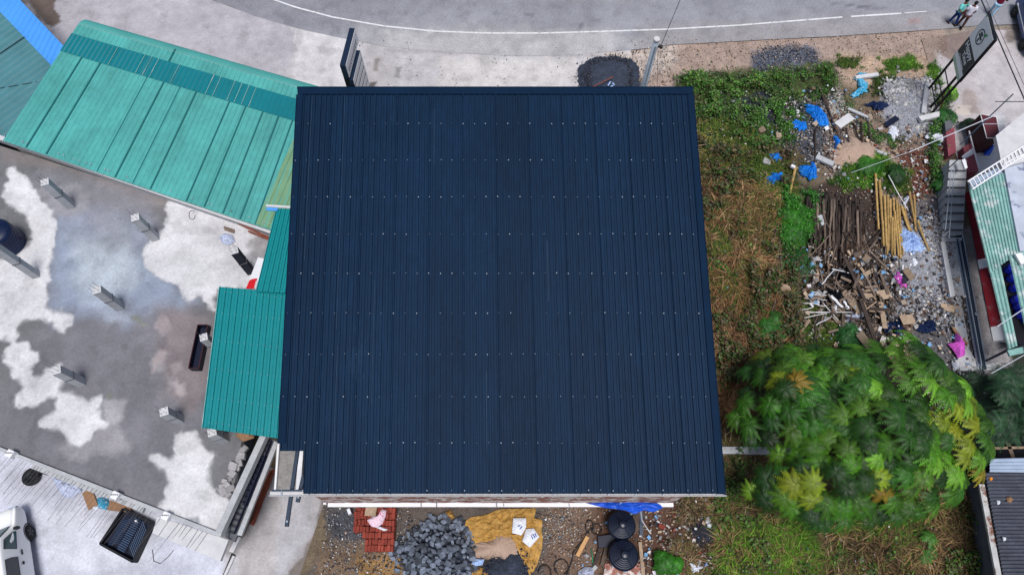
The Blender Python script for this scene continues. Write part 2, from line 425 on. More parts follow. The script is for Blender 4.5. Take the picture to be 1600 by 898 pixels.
def ground_grid():
    x0, x1, y0, y1, st = -33, 33, -3, 34, .1
    xs = np.arange(x0, x1, st); ys = np.arange(y0, y1, st); X, Y = np.meshgrid(xs, ys)
    c = paint(X, Y, C(120,108,92), soil_layers)
    c *= (.72+.56*fbm(X, Y, 2.2, 5, 9))[..., None]
    Z = (fbm(X, Y, 1.1, 5, 4)-.5)*.10-.05
    lotp = [(p.x, p.y) for p in PP([(1040,90),(1470,90),(1480,640),(1540,960),(1040,960),(1130,600)])]
    w = sstep(-.3, .5, sdf(X, Y, lotp)); Z += w*((fbm(X, Y, 1.6, 5, 12)-.5)*.30+.02)
    V = np.stack([X, Y, Z], -1).reshape(-1, 3); ny, nx = X.shape
    i, j = np.meshgrid(np.arange(ny-1), np.arange(nx-1), indexing='ij'); a = (i*nx+j).ravel()
    o = np_obj('ground', V, np.stack([a, a+1, a+nx+1, a+nx], 1), 'soil', c.reshape(-1, 3), smooth=True)
    tag(o, kind='structure')
ground_grid()
# road with its dusty edge
RE = PP(road_edge, .02)
road = ruled('road', [Vector((p.x, p.y, .02)) for p in RE], [Vector((-60,75,.02)), Vector((0,62,.02)), Vector((60,75,.02))], 420, 190, 'asphalt',
    C(152,153,160), [
    ([(560,42),(960,44),(1010,80),(560,90)], C(178,176,178), .5, .5, 1.2, .6),
    ([(600,50),(950,52),(970,90),(600,92)], C(192,190,192), .3, .5, 2.5, .6),
    ([(1000,40),(1480,20),(1480,60),(1000,80)], C(160,156,158), .5, .3, 1.5, .7),
    ([(330,-30),(600,18),(1000,18),(1500,-20),(1500,-60),(600,-40)], C(142,143,150), .8, .3, 1, .6),
    ([(420,-60),(700,-4),(1000,2),(1400,-30),(1400,-50),(700,-30)], C(164,164,168), .5, .3, 1, .6),
    ([(330,-60),(560,45),(560,62),(330,10)], C(142,143,150), .2, .2, 2, .5),
    ([(1290,6),(1320,9),(1350,15),(1385,13),(1380,10),(1350,11),(1320,6)], C(105,105,112), .05, .06, 4, .8),
    ([(820,20),(835,22),(832,27),(820,26)], C(110,108,112), .05, .05, 3, .6),
    ([(905,38),(912,36),(910,46),(903,46)], C(100,100,106), .05, .05, 3, .6),
    ([(1420,30),(1440,30),(1436,38),(1420,38)], C(170,140,135), .06, .05, 3, .5),
    ], bumpz=.0, edge=0)
tag(road, kind='structure')
def strip(name, pts, w, z, mat):
    pts = resample(PP(pts, z), max(8, len(pts)*8)); V = []; Fc = []
    for i, p in enumerate(pts):
        d = (pts[min(i+1, len(pts)-1)]-pts[max(0, i-1)]).normalized(); nn = Vector((-d.y, d.x, 0))
        ww = w*(1+.18*mnoise.noise(Vector((p.x*2, p.y*2, 0))))
        V += [p-nn*ww/2, p+nn*ww/2]
        if i: a = 2*i; Fc.append((a-2, a, a+1, a-1))
    return mesh_obj(name, V, Fc, mat)
tag(strip('road_line', [(395,-16),(415,-5),(460,11),(520,27),(600,41),(680,49),(760,52),(850,52),(950,49),(1040,46),(1150,40),(1200,36),(1316,27)], .10, .026, 'line_paint'), kind='structure')
tag(strip('road_line', [(1330,26),(1395,22),(1408,21)], .11, .026, 'line_paint'), kind='structure')
tag(strip('road_line', [(1414,20.5),(1448,18)], .06, .026, 'line_paint'), kind='structure')
# concrete forecourt between the road and the buildings
fc_top = [(20,-160),(150,-92),(250,-42),(330,-2),(400,24),(470,44),(540,59),(600,71),(700,80),(800,86),(900,84),(985,77)]
fc_bot = [(-700,240),(-100,270),(300,270),(500,260),(700,250),(900,230),(1010,200)]
fc = ruled('forecourt', [Vector((p.x,p.y,.006)) for p in PP(fc_top)], [Vector((p.x,p.y,.006)) for p in PP(fc_bot)], 420, 150, 'concrete_paint', C(192,189,192), [
    ([(0,-100),(330,0),(455,40),(470,70),(440,110),(440,140),(0,140)], C(178,175,182), .2, .3, 1.5, .9),
    ([(455,42),(560,62),(545,140),(450,140),(465,90)], C(208,206,208), .12, .3, 2, .9),
    ([(-50,-60),(95,-40),(86,12),(97,34),(80,44),(62,30),(45,6),(-50,0)], C(112,100,94), .08, .15, 3),
    ([(-50,-60),(40,-30),(46,10),(60,28),(95,60),(60,80),(-50,0)], C(180,178,180), .2, .2, 3, .4),
    ([(570,72),(620,75),(622,140),(568,140)], C(172,168,170), .3, .3, 2, .6),
    ([(585,92),(592,92),(590,112),(584,110)], C(128,120,114), .06, .1, 3, .7),
    ([(618,106),(628,105),(624,122),(617,120)], C(140,136,134), .06, .1, 3, .7),
    ([(572,130),(588,128),(584,140),(572,140)], C(90,84,78), .06, .1, 3, .9),
    ([(495,72),(530,76),(520,88),(498,84)], C(178,175,178), .1, .15, 3, .7),
    ([(600,76),(1000,88),(1000,93),(600,82)], C(168,166,168), .1, .12, 3, .6),
    ([(690,90),(900,92),(890,150),(680,150)], C(206,202,200), .3, .4, 2, .7),
    ([(775,76),(800,78),(790,88),(770,84)], C(130,112,104), .06, .12, 4, .6),
    ([(940,84),(1060,80),(1060,150),(1000,150),(960,110)], C(196,184,174), .3, .4, 2, .8),
    ], bumpz=.008)
tag(fc, kind='structure')
# concrete yard with the van, and the driveway
yd = ruled('yard', [Vector((p.x,p.y,-.012)) for p in PP([(-500,560),(100,600),(330,700),(470,745),(512,770)])], [Vector((p.x,p.y,-.012)) for p in PP([(-500,1250),(0,1250),(380,1250),(400,1250),(430,1010)])], 260, 170, 'concrete_paint', C(208,211,224), [
    ([(370,700),(520,760),(520,800),(440,960),(340,960)], C(180,178,182), .2, .3, 1.5, .9),
    ([(0,720),(330,820),(240,850),(0,770)], C(182,182,192), .4, .3, 1.2, .7),
    ([(60,800),(130,790),(240,880),(200,960),(90,960)], C(206,207,216), .4, .4, 1.2, .7),
    ([(395,870),(470,850),(470,960),(380,960)], C(196,196,202), .3, .3, 2, .8),
    ([(380,690),(430,700),(420,760),(375,830)], C(120,116,118), .2, .3, 2, .7),
    ([(345,820),(395,820),(372,870),(345,868)], C(128,124,122), .08, .15, 3, .7),
    ([(28,800),(45,798),(66,898),(70,960),(50,960)], C(150,150,162), .1, .08, 2, .7),
    ([(500,740),(600,740),(600,960),(420,960),(462,880),(497,830)], C(108,98,92), .06, .22, 2.2, .95),
    ([(490,740),(560,740),(560,960),(420,960),(450,880),(486,830)], C(150,142,138), .3, .35, 2.5, .5),
    ([(380,770),(440,760),(420,960),(380,960)], C(172,166,164), .3, .4, 1.5, .6),
    ([(60,890),(300,880),(330,960),(60,960)], C(182,184,196), .4, .4, 1, .6),
    ], bumpz=.01)
tag(yd, kind='structure')
# pavement on the right
pv = ruled('pavement', [Vector((p.x,p.y,.0)) for p in PP([(1440,62),(1520,48),(1700,44)], 0)], [Vector((p.x,p.y,.0)) for p in PP([(1500,262),(1560,262),(1700,262)], 0)], 110, 110, 'concrete_paint', C(186,180,182), [
    ([(1400,40),(1478,50),(1480,82),(1462,80),(1466,170),(1460,260),(1400,260)], C(150,132,120), .15, .2, 2, .9),
    ([(1475,46),(1530,44),(1520,56),(1505,90),(1488,96),(1465,84)], C(130,110,102), .2, .3, 2, .8),
    ([(1570,46),(1596,44),(1594,62),(1574,66)], C(115,104,96), .12, .2, 3, .8),
    ([(1500,140),(1522,140),(1530,175),(1505,180)], C(160,148,144), .15, .2, 3, .8),
    ([(1490,165),(1518,165),(1516,180),(1492,178)], C(200,190,182), .1, .2, 3, .8),
    ([(1520,90),(1600,80),(1600,260),(1540,180)], C(192,187,190), .4, .3, 1, .7),
    ], bumpz=.02)
tag(pv, kind='structure')
# ================================================================== scatter of small bits (stuff)
def inpoly(poly, n, z=0, dens=None, jit=.35):
    w = [(p.x, p.y) for p in PP(poly, z)]
    x0 = min(a for a, b in w); x1 = max(a for a, b in w); y0 = min(b for a, b in w); y1 = max(b for a, b in w)
    out = np.zeros((0, 2)); it = 0
    while len(out) < n and it < 60:
        X = np.random.uniform(x0, x1, n*2); Y = np.random.uniform(y0, y1, n*2); ok = sdf(X, Y, w) > 0
        if dens is not None: ok &= np.random.rand(n*2) < dens(X, Y)
        out = np.concatenate([out, np.stack([X[ok], Y[ok]], 1)]); it += 1
    out = out[:n]; return out+np.random.randn(*out.shape)*(jit*(np.random.rand(len(out), 1)**2))
def clump(sc=1.5, lo=.42, hi=.58, seed=3): return lambda X, Y: sstep(lo, hi, fbm(X, Y, sc, 4, seed))
def rotmats(n):
    q = np.random.randn(n, 4); q /= np.linalg.norm(q, axis=1)[:, None]; w, x, y, z = q.T
    return np.stack([np.stack([1-2*(y*y+z*z), 2*(x*y-z*w), 2*(x*z+y*w)], -1), np.stack([2*(x*y+z*w), 1-2*(x*x+z*z), 2*(y*z-x*w)], -1), np.stack([2*(x*z-y*w), 2*(y*z+x*w), 1-2*(x*x+y*y)], -1)], 1)
CUBE = np.array([(a, b, c) for a in (-1,1) for b in (-1,1) for c in (-1,1)], float)
CUBF = np.array([(0,1,3,2),(4,6,7,5),(0,4,5,1),(2,3,7,6),(0,2,6,4),(1,5,7,3)])
def bits(name, sets, label=None, cat=None):
    Vs = []; Fs = []; Cs = []; off = 0
    for poly, n, s0, s1, pal, zz, dens in sets:
        p = inpoly(poly, n, 0, dens); n = len(p)
        if not n: continue
        s = (s0+(s1-s0)*np.random.rand(n)**2.5)[:, None]*np.random.uniform(.4, 1.3, (n, 3))
        V = CUBE[None]*np.random.uniform(.55, 1.1, (n, 8, 1))*s[:, None]*.5
        V = np.einsum('nij,nkj->nki', rotmats(n), V); V[..., 0] += p[:, 0:1]; V[..., 1] += p[:, 1:2]
        V[..., 2] += (zz+np.random.rand(n)*.04)[:, None]
        pl = np.array(pal)[np.random.randint(len(pal), size=n)]*np.random.uniform(.75, 1.2, (n, 1))
        Vs.append(V.reshape(-1, 3)); Cs.append(np.repeat(pl, 8, 0)); Fs.append((CUBF[None]+(np.arange(n)*8)[:, None, None]).reshape(-1, 4)+off); off += n*8
    o = np_obj(name, np.concatenate(Vs), np.concatenate(Fs), 'bits', np.concatenate(Cs)); tag(o, label, cat, kind='stuff'); return o
wht = C(198,196,194); gry = C(150,150,154); drk = C(70,70,78); brn = C(120,98,84); tan = C(190,170,150); red = C(160,90,75); blu = C(80,140,200)
bits('gravel', [
 ([(1020,62),(1480,45),(1480,100),(1030,140)], 2600, .02, .075, [wht,gry,tan,brn,tan,tan], -.01, None),
 ([(1172,86),(1195,74),(1240,70),(1275,80),(1285,104),(1240,118),(1190,112)], 2600, .02, .07, [drk,drk,gry,C(100,108,125)], -.01, None),
 ([(860,90),(1050,80),(1040,140),(1000,150)], 400, .02, .07, [gry,drk,tan], .01, None),
 ([(985,62),(1060,62),(1050,130),(990,130)], 500, .02, .08, [wht,gry,brn], 0, None),
 ([(560,60),(1000,78),(1000,140),(560,140)], 260, .015, .06, [drk,brn], .01, clump(1.2,.5,.6)),
 ], 'loose gravel scattered along the road verge', 'gravel')
bits('rubble', [
 ([(1385,128),(1455,125),(1465,205),(1395,215),(1372,180)], 3600, .05, .20, [wht,gry,gry,C(175,177,188)], .08, clump(.9,.30,.55,61)),
 ([(1375,330),(1480,300),(1495,480),(1475,520),(1375,500)], 5200, .03, .17, [wht,gry,gry,drk,brn,C(150,154,168)], .05, clump(.9,.30,.58,63)),
 ([(1220,160),(1320,140),(1320,260),(1220,280)], 2200, .03, .13, [gry,drk,wht,brn,C(100,105,120)], .02, None),
 ([(1290,170),(1480,180),(1470,330),(1290,280)], 2400, .03, .12, [wht,gry,tan,brn,red], .02, None),
 ([(1240,300),(1400,280),(1420,560),(1240,540)], 2200, .03, .12, [wht,tan,brn,drk,gry], .04, None),
 ([(1430,480),(1500,460),(1540,590),(1520,660),(1450,650)], 900, .03, .12, [wht,gry,drk], .0, None),
 ([(1100,150),(1240,130),(1240,600),(1110,600)], 500, .03, .12, [wht,gry,C(200,190,180)], .08, None),
 ([(1120,800),(1560,760),(1560,960),(1120,960)], 250, .03, .14, [wht,gry,tan], .05, None),
 ([(1505,780),(1530,780),(1555,960),(1515,960)], 160, .03, .14, [wht,gry,C(90,100,130)], .0, None),
 ([(505,795),(640,790),(640,960),(500,960)], 2600, .02, .08, [gry,drk,wht,C(110,112,125),brn], 0, None),
 ([(830,790),(1000,790),(1000,960),(830,960)], 1800, .015, .09, [brn,gry,tan,C(150,130,118)], 0, None),
 ([(845,795),(900,792),(900,850),(840,850)], 900, .02, .06, [wht,gry,tan], 0, None),
 ([(1000,780),(1130,780),(1130,960),(1000,960)], 1500, .02, .12, [wht,gry,drk,red,tan], 0, None),
 ([(1470,380),(1500,380),(1540,600),(1500,600)], 350, .02, .12, [wht,gry,drk,tan], .02, None),
 ], 'broken stone and small rubble strewn over the empty lot', 'rubble')
def litter(name, sets, label, cat):
    Vs = []; Cs = []
    for poly, n, s0, s1, pal, z in sets:
        p = inpoly(poly, n, 0, None, .5); n = len(p); s = (s0+(s1-s0)*np.random.rand(n)**2)[:, None]
        a = np.random.rand(n)*6.28; u = np.stack([np.cos(a), np.sin(a), np.random.normal(0,.3,n)], 1)*s; v = np.stack([-np.sin(a), np.cos(a), np.random.normal(0,.3,n)], 1)*s*np.random.uniform(.2,1,(n,1))
        c = np.stack([p[:,0], p[:,1], z+np.random.rand(n)*.15], 1); q = [c-u*.5-v*.5, c+u*.5-v*np.random.uniform(.2,.6,(n,1)), c+u*np.random.uniform(.2,.6,(n,1))+v*.5, c-u*.5+v*.5]
        Vs.append(np.stack(q, 1).reshape(-1, 3)); pl = np.array(pal)[np.random.randint(len(pal), size=n)]*np.random.uniform(.7,1.1,(n,1)); Cs.append(np.repeat(pl, 4, 0))
    V = np.concatenate(Vs); o = np_obj(name, V, np.arange(len(V)).reshape(-1, 4), 'bits', np.concatenate(Cs)); tag(o, label, cat, kind='stuff')
lp_ = [C(225,225,230), C(205,200,198), C(190,170,150), C(150,150,155), C(180,165,150), C(60,60,70), C(130,105,90), C(110,100,95), C(90,84,84), C(130,175,215)]
litter('litter', [([(1220,150),(1330,130),(1340,280),(1220,290)], 220, .05, .22, lp_, .05), ([(1300,180),(1470,180),(1470,330),(1300,280)], 380, .05, .25, lp_, .05),
  ([(1240,390),(1420,400),(1420,545),(1250,540)], 480, .06, .28, lp_, .25), ([(1375,340),(1490,330),(1530,600),(1430,560)], 380, .05, .2, lp_, .1),
  ([(1100,150),(1240,140),(1240,600),(1110,600)], 120, .05, .16, lp_, .2), ([(1000,790),(1140,790),(1140,930),(1000,930)], 260, .04, .16, lp_, .05), ([(840,795),(1000,795),(1000,930),(840,930)], 160, .03, .12, lp_, .03),
  ([(505,800),(640,800),(640,930),(500,930)], 160, .03, .10, lp_, .03), ([(1120,800),(1540,780),(1540,930),(1120,930)], 110, .04, .16, lp_, .2)], 'small scraps of plastic and paper scattered over the lot', 'litter')
# ================================================================== grass and weeds
def blades(name, sets, label, cat):
    Vs = []; Fs = []; Cs = []; off = 0
    for poly, n, l0, l1, w, up, pal, dens, zb in sets:
        p = inpoly(poly, n, 0, dens); n = len(p)
        if not n: continue
        k = max(1, n//20); cen = p[np.random.randint(0, n, k)]        # blades gather into tufts
        tid = np.random.randint(0, k, n); p = cen[tid]+np.random.randn(n, 2)*.06; tpal = np.random.randint(0, len(pal), k); tton = np.random.uniform(.5, 1.35, k)
        a = np.random.rand(n)*2*PI; L = np.random.uniform(l0, l1, n); e = np.clip(np.random.normal(up, .25, n), .05, 1.4)
        d = np.stack([np.cos(a)*np.cos(e), np.sin(a)*np.cos(e), np.sin(e)], 1); s = np.stack([-np.sin(a), np.cos(a), np.zeros(n)], 1)
        b = np.stack([p[:, 0], p[:, 1], np.full(n, zb)], 1)
        m = b+d*(L*.55)[:, None]; d2 = d.copy(); d2[:, 2] -= .75; d2 /= np.linalg.norm(d2, axis=1)[:, None]
        t = m+d2*(L*.5)[:, None]; t[:, 2] = np.maximum(t[:, 2], .01)
        ww = (w*np.random.uniform(.7, 1.7, n))[:, None]
        V = np.stack([b-s*ww, b+s*ww, m+s*ww*.8, m-s*ww*.8, t+s*ww*.15, t-s*ww*.15], 1)
        pl = np.array(pal)[np.where(np.random.rand(n) < .75, tpal[tid], np.random.randint(0, len(pal), n))]*(np.random.uniform(.7, 1.2, n)*tton[tid])[:, None]
        reg = (.55+.9*fbm(p[:,0], p[:,1], .9, 3, 51))[:, None]; pl = pl*reg; cc = np.stack([pl*.35, pl*.35, pl, pl, pl*1.15, pl*1.15], 1)  # blade roots darkened and tips lifted, shade put into the colour
        Vs.append(V.reshape(-1, 3)); Cs.append(cc.reshape(-1, 3))
        f = np.array([(0,1,2,3),(3,2,4,5)])[None]+(np.arange(n)*6)[:, None, None]; Fs.append(f.reshape(-1, 4)+off); off += n*6
    o = np_obj(name, np.concatenate(Vs), np.concatenate(Fs), 'straw', np.concatenate(Cs)); tag(o, label, cat, kind='stuff'); return o
hay = [C(144,120,92), C(120,100,78), C(98,82,64), C(176,154,124), C(84,70,56), C(108,110,66), C(120,118,72), C(132,102,80)]
dgr = [C(64,98,34), C(88,112,46), C(58,84,34), C(110,122,58)]
brg = [C(90,135,44), C(72,118,38), C(112,146,56), C(60,98,34)]
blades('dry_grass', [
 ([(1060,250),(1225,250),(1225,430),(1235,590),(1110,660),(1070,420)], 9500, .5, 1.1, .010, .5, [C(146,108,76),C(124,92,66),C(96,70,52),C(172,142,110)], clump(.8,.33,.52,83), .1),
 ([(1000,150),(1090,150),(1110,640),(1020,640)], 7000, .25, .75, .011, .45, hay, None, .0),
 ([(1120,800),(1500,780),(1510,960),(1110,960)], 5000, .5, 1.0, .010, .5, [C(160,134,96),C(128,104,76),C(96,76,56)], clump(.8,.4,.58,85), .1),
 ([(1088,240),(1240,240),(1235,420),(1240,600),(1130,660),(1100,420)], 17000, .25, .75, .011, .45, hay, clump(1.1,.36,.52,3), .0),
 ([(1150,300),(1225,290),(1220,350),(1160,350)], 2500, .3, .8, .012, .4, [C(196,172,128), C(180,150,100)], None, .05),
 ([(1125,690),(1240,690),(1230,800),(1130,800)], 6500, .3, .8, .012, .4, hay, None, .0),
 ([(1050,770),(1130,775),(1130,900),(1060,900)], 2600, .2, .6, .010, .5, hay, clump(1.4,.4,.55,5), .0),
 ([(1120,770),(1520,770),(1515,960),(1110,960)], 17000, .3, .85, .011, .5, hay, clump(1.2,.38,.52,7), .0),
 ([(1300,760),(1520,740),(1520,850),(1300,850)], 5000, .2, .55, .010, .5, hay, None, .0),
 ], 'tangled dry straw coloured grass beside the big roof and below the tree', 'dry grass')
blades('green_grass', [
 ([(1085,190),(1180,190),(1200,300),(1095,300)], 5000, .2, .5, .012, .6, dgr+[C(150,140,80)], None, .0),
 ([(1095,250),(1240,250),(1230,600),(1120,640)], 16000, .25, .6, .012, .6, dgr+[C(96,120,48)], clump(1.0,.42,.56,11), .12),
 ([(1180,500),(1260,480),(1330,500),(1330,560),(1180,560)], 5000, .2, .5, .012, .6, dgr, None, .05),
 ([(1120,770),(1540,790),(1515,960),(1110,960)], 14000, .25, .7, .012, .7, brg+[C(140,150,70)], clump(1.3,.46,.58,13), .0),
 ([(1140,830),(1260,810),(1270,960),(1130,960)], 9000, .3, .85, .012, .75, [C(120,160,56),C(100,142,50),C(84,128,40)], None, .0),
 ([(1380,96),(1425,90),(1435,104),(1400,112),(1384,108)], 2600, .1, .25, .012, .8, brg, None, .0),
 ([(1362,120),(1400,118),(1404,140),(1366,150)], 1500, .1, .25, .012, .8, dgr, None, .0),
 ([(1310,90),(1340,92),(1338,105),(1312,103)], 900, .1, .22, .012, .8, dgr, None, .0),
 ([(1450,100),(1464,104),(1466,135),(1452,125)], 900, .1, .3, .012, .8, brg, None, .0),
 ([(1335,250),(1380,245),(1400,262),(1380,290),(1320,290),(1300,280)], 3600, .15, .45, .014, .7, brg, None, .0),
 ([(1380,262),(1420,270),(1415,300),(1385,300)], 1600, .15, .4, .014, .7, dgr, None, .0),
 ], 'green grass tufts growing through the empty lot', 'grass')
def leafmesh(name, sets, label, cat, parent=None, mat='leaf'):
    Vs = []; Fs = []; Cs = []; off = 0
    for poly, n, s0, s1, z0, z1, pal, dens in sets:
        p = inpoly(poly, n, 0, dens); n = len(p)
        if not n: continue
        hmap = fbm(p[:, 0], p[:, 1], 2.2, 3, 21); hz = z0+(z1-z0)*sstep(.3, .7, hmap)*np.random.uniform(.5, 1, n)
        a = np.random.rand(n)*2*PI; tl = np.random.normal(0, .5, n); L = np.random.uniform(s0, s1, n)
        d = np.stack([np.cos(a)*np.cos(tl), np.sin(a)*np.cos(tl), np.sin(tl)], 1); s = np.stack([-np.sin(a), np.cos(a), np.random.normal(0, .3, n)], 1)
        b = np.stack([p[:, 0], p[:, 1], hz], 1); w = (L*.32)[:, None]
        V = np.stack([b, b+d*(L*.5)[:, None]+s*w, b+d*L[:, None], b+d*(L*.5)[:, None]-s*w], 1)
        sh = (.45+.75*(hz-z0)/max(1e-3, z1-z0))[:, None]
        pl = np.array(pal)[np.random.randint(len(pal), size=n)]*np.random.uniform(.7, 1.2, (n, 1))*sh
        Vs.append(V.reshape(-1, 3)); Cs.append(np.repeat(pl, 4, 0)); Fs.append(np.arange(n*4).reshape(-1, 4)+off); off += n*4
    o = np_obj(name, np.concatenate(Vs), np.concatenate(Fs), mat, np.concatenate(Cs), parent)
    if parent is None: tag(o, label, cat, kind='stuff')
    return o
lf = [C(76,122,42), C(60,102,36), C(96,142,54), C(48,82,34)]
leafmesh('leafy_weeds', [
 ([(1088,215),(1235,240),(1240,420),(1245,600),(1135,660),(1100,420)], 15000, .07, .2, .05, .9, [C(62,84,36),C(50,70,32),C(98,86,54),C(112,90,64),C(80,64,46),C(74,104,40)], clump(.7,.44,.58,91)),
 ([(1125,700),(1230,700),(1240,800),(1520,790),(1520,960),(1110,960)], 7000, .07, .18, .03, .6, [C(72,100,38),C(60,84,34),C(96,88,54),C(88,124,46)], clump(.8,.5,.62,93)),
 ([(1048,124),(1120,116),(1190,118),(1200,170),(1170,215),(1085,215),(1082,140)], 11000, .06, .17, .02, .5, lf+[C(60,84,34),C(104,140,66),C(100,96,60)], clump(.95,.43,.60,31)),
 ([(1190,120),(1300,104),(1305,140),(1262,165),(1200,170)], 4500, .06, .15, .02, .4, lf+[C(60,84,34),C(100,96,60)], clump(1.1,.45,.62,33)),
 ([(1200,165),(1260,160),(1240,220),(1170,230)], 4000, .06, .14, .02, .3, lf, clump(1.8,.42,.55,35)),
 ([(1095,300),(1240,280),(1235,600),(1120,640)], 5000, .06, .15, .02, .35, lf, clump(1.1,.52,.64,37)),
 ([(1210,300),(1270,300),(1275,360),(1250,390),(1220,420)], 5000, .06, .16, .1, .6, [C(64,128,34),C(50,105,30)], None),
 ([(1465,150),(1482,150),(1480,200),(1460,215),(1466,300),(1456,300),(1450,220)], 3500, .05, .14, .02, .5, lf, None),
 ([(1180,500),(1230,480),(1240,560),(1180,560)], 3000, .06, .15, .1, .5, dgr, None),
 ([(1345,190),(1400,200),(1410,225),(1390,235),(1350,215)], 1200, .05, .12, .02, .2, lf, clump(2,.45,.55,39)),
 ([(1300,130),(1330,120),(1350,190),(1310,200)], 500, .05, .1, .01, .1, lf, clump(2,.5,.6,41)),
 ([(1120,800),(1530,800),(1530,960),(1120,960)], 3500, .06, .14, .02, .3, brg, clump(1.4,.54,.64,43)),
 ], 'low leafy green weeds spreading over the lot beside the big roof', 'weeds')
# ================================================================== MAIN BUILDING (mono-pitch roof falling to the south)
Z0 = 6.0; Y0 = P(800, 770, Z0).y; SL = math.tan(R(12.9))
def PR(px, py, dz=0.0):
    dx = (px-800)/F; dy = (449-py)/F; wy = dy*CT+ST; wz = dy*ST-CT
    t = (Z0+dz-SL*Y0-CH)/(wz-SL*wy)
    return Vector((dx*t, wy*t, CH+wz*t))
mb_ = thing('commercial_building', 'large building under a navy blue ribbed metal roof beside the overgrown lot', 'building', (P(790,600,0).x, P(790,600,0).y, 0))
NW, NE, SW, SE = PR(467,143), PR(1081,143), PR(434,771), PR(1131,771)
prof = [(0,.0),(.025,.06),(.10,.06),(.125,0),(.30,0),(.31,.01),(.33,0),(.5,0),(.52,.045),(.58,.045),(.60,0),(.80,0),(.81,.01),(.83,0)]
CUT = 2/36.0
vc = (690-143)/(771-143.0)
ribbed('roof', NW, NE, SW, SE, 36, prof, 'navy', mb_, nv=6, vcut=(lambda u: .9045 if u < CUT+.002 else 1.0), base=C(13,47,75), sheet=3, amt=.08)
m = MB()    # seams where sheets overlap: one slim raised lip every third rib
for i in range(3, 36, 3):
    u = i/36.0; a = NW.lerp(NE, u); b = SW.lerp(SE, u)
    if u < CUT: b = a.lerp(b, .9)
    m.bar(a+Vector((-.012,0,.066)), b+Vector((-.012,0,.066)), .022, .012)
m.build('roof_seam', 'navy_trim', mb_)
M('streak', C(34,64,92), .7, .3, 3)
for uu, v0_, v1_ in ((.118,.0,.62),(.122,.66,1.0),(.035,.0,.45),(.345,.05,.2),(.62,.4,.55),(.205,.5,.8),(.47,.72,.9)):
    m = MB(); m.bar(NW.lerp(NE,uu).lerp(SW.lerp(SE,uu),v0_)+Vector((0,0,.012)), NW.lerp(NE,uu).lerp(SW.lerp(SE,uu),v1_)+Vector((0,0,.012)), .018, .004); m.build('scratched_line', 'streak', mb_)
m = MB()
for r, py in enumerate([195,252,309,367,428,490,554,620,692,766]):
    v = (PR(800,py).y-NW.y)/(SW.y-NW.y)
    for i in range(36):
        u = (i+.065)/36.0
        if (u < CUT and py > 685) or random.random() < .06: continue
        q = NW.lerp(NE, u).lerp(SW.lerp(SE, u), v)+Vector((random.uniform(-.01,.01), random.uniform(-.015,.015), .062))
        s = random.choice([.009,.012,.015,.021]); m.lathe([(s, 0), (s*.9, .016), (s*.3, .02)], q, 6)
tag(m.build('roof_screw', 'screw', mb_), kind='stuff')
m = MB()    # flashing along the top edge and both rakes
up = Vector((0,0,.075))
A, B = PR(465,139)+up, PR(1083,139)+up; A2, B2 = PR(466,149)+up, PR(1082,149)+up
def slabq(m, a, b, c, d, th):
    V = [a, b, c, d]+[q-Vector((0,0,th)) for q in (a, b, c, d)]
    m.add(V, [(0,1,2,3),(7,6,5,4),(0,4,5,1),(1,5,6,2),(2,6,7,3),(3,7,4,0)])
slabq(m, A2, B2, B, A, .02); m.bar(A+Vector((0,.02,-.14)), B+Vector((0,.02,-.14)), .03, .3); m.build('ridge_flashing', 'navy_trim', mb_)
m = MB(); a1, b1, a2, b2 = PR(465,149.5)+up, PR(436,692)+up, PR(474,149.5)+up, PR(447,692)+up
slabq(m, b1, b2, a2, a1, .02); m.bar(a1+Vector((-.015,0,-.12)), b1+Vector((-.015,0,-.12)), .02, .26); m.build('verge_flashing', 'navy_trim', mb_)
m = MB(); a1, b1, a2, b2 = PR(1074,149.5)+up, PR(1121,772)+up, PR(1082.5,149.5)+up, PR(1132,772)+up
slabq(m, b1, b2, a2, a1, .02); m.bar(a2+Vector((.015,0,-.12)), b2+Vector((.015,0,-.12)), .02, .26); m.build('verge_flashing', 'navy_trim', mb_)
# gutter: an open U along the eave
gz = 5.86; ga = P(422,771.5,gz); gb = P(1134,771.5,gz); m = MB()
m.bar(ga, gb, .13, .02); m.bar(ga+Vector((0,-.065,.05)), gb+Vector((0,-.065,.05)), .018, .12)
m.bar(ga+Vector((0,.065,.03)), gb+Vector((0,.065,.03)), .018, .07)
m.build('gutter', 'concrete_light', mb_)
m = MB()
for x in np.linspace(ga.x+.4, gb.x-.3, 17): m.bar((x, ga.y-.07, gz+.115), (x, ga.y+.1, gz+.115), .03, .008)
m.build('gutter_bracket', 'steel', mb_)
# walls
wy = P(800,785,3.0).y; xl = P(478,776,5.7).x; xr = P(1052,785,3.0).x; yn = NW.y-.9
m = MB(); m.prism([(xl,wy),(xr,wy),(xr,wy+.2),(xl,wy+.2)], 2.87, 5.75); m.prism([(xl,wy+.5),(xr,wy+.5),(xr,wy+.7),(xl,wy+.7)], 0, 2.87); m.build('brick_wall', 'brickwall', mb_)
m = MB(); zw = lambda y: Z0+SL*(y-Y0)-.12
m.prism([(xl,wy+.22),(xl+.2,wy+.22),(xl+.2,yn),(xl,yn)], 0, [5.7,5.7,zw(yn),zw(yn)])
m.prism([(xr-.2,wy+.22),(xr,wy+.22),(xr,yn),(xr-.2,yn)], 0, [5.7,5.7,zw(yn),zw(yn)])
m.prism([(xl,yn+.003),(xr,yn+.003),(xr,yn+.2),(xl,yn+.2)], 0, zw(yn)-.03)
m.build('wall', 'plain_wall', mb_)
m = MB(); m.prism([(P(512,790,3).x, wy-.14),(xr, wy-.14),(xr,wy-.004),(P(512,790,3).x,wy-.004)], 2.86, 3.0)
m.prism([(xl-.1,wy-.07),(P(510,790,3).x,wy-.07),(P(510,790,3).x,wy-.004),(xl-.1,wy-.004)], 2.9, 3.1); m.build('ledge', 'white', mb_)
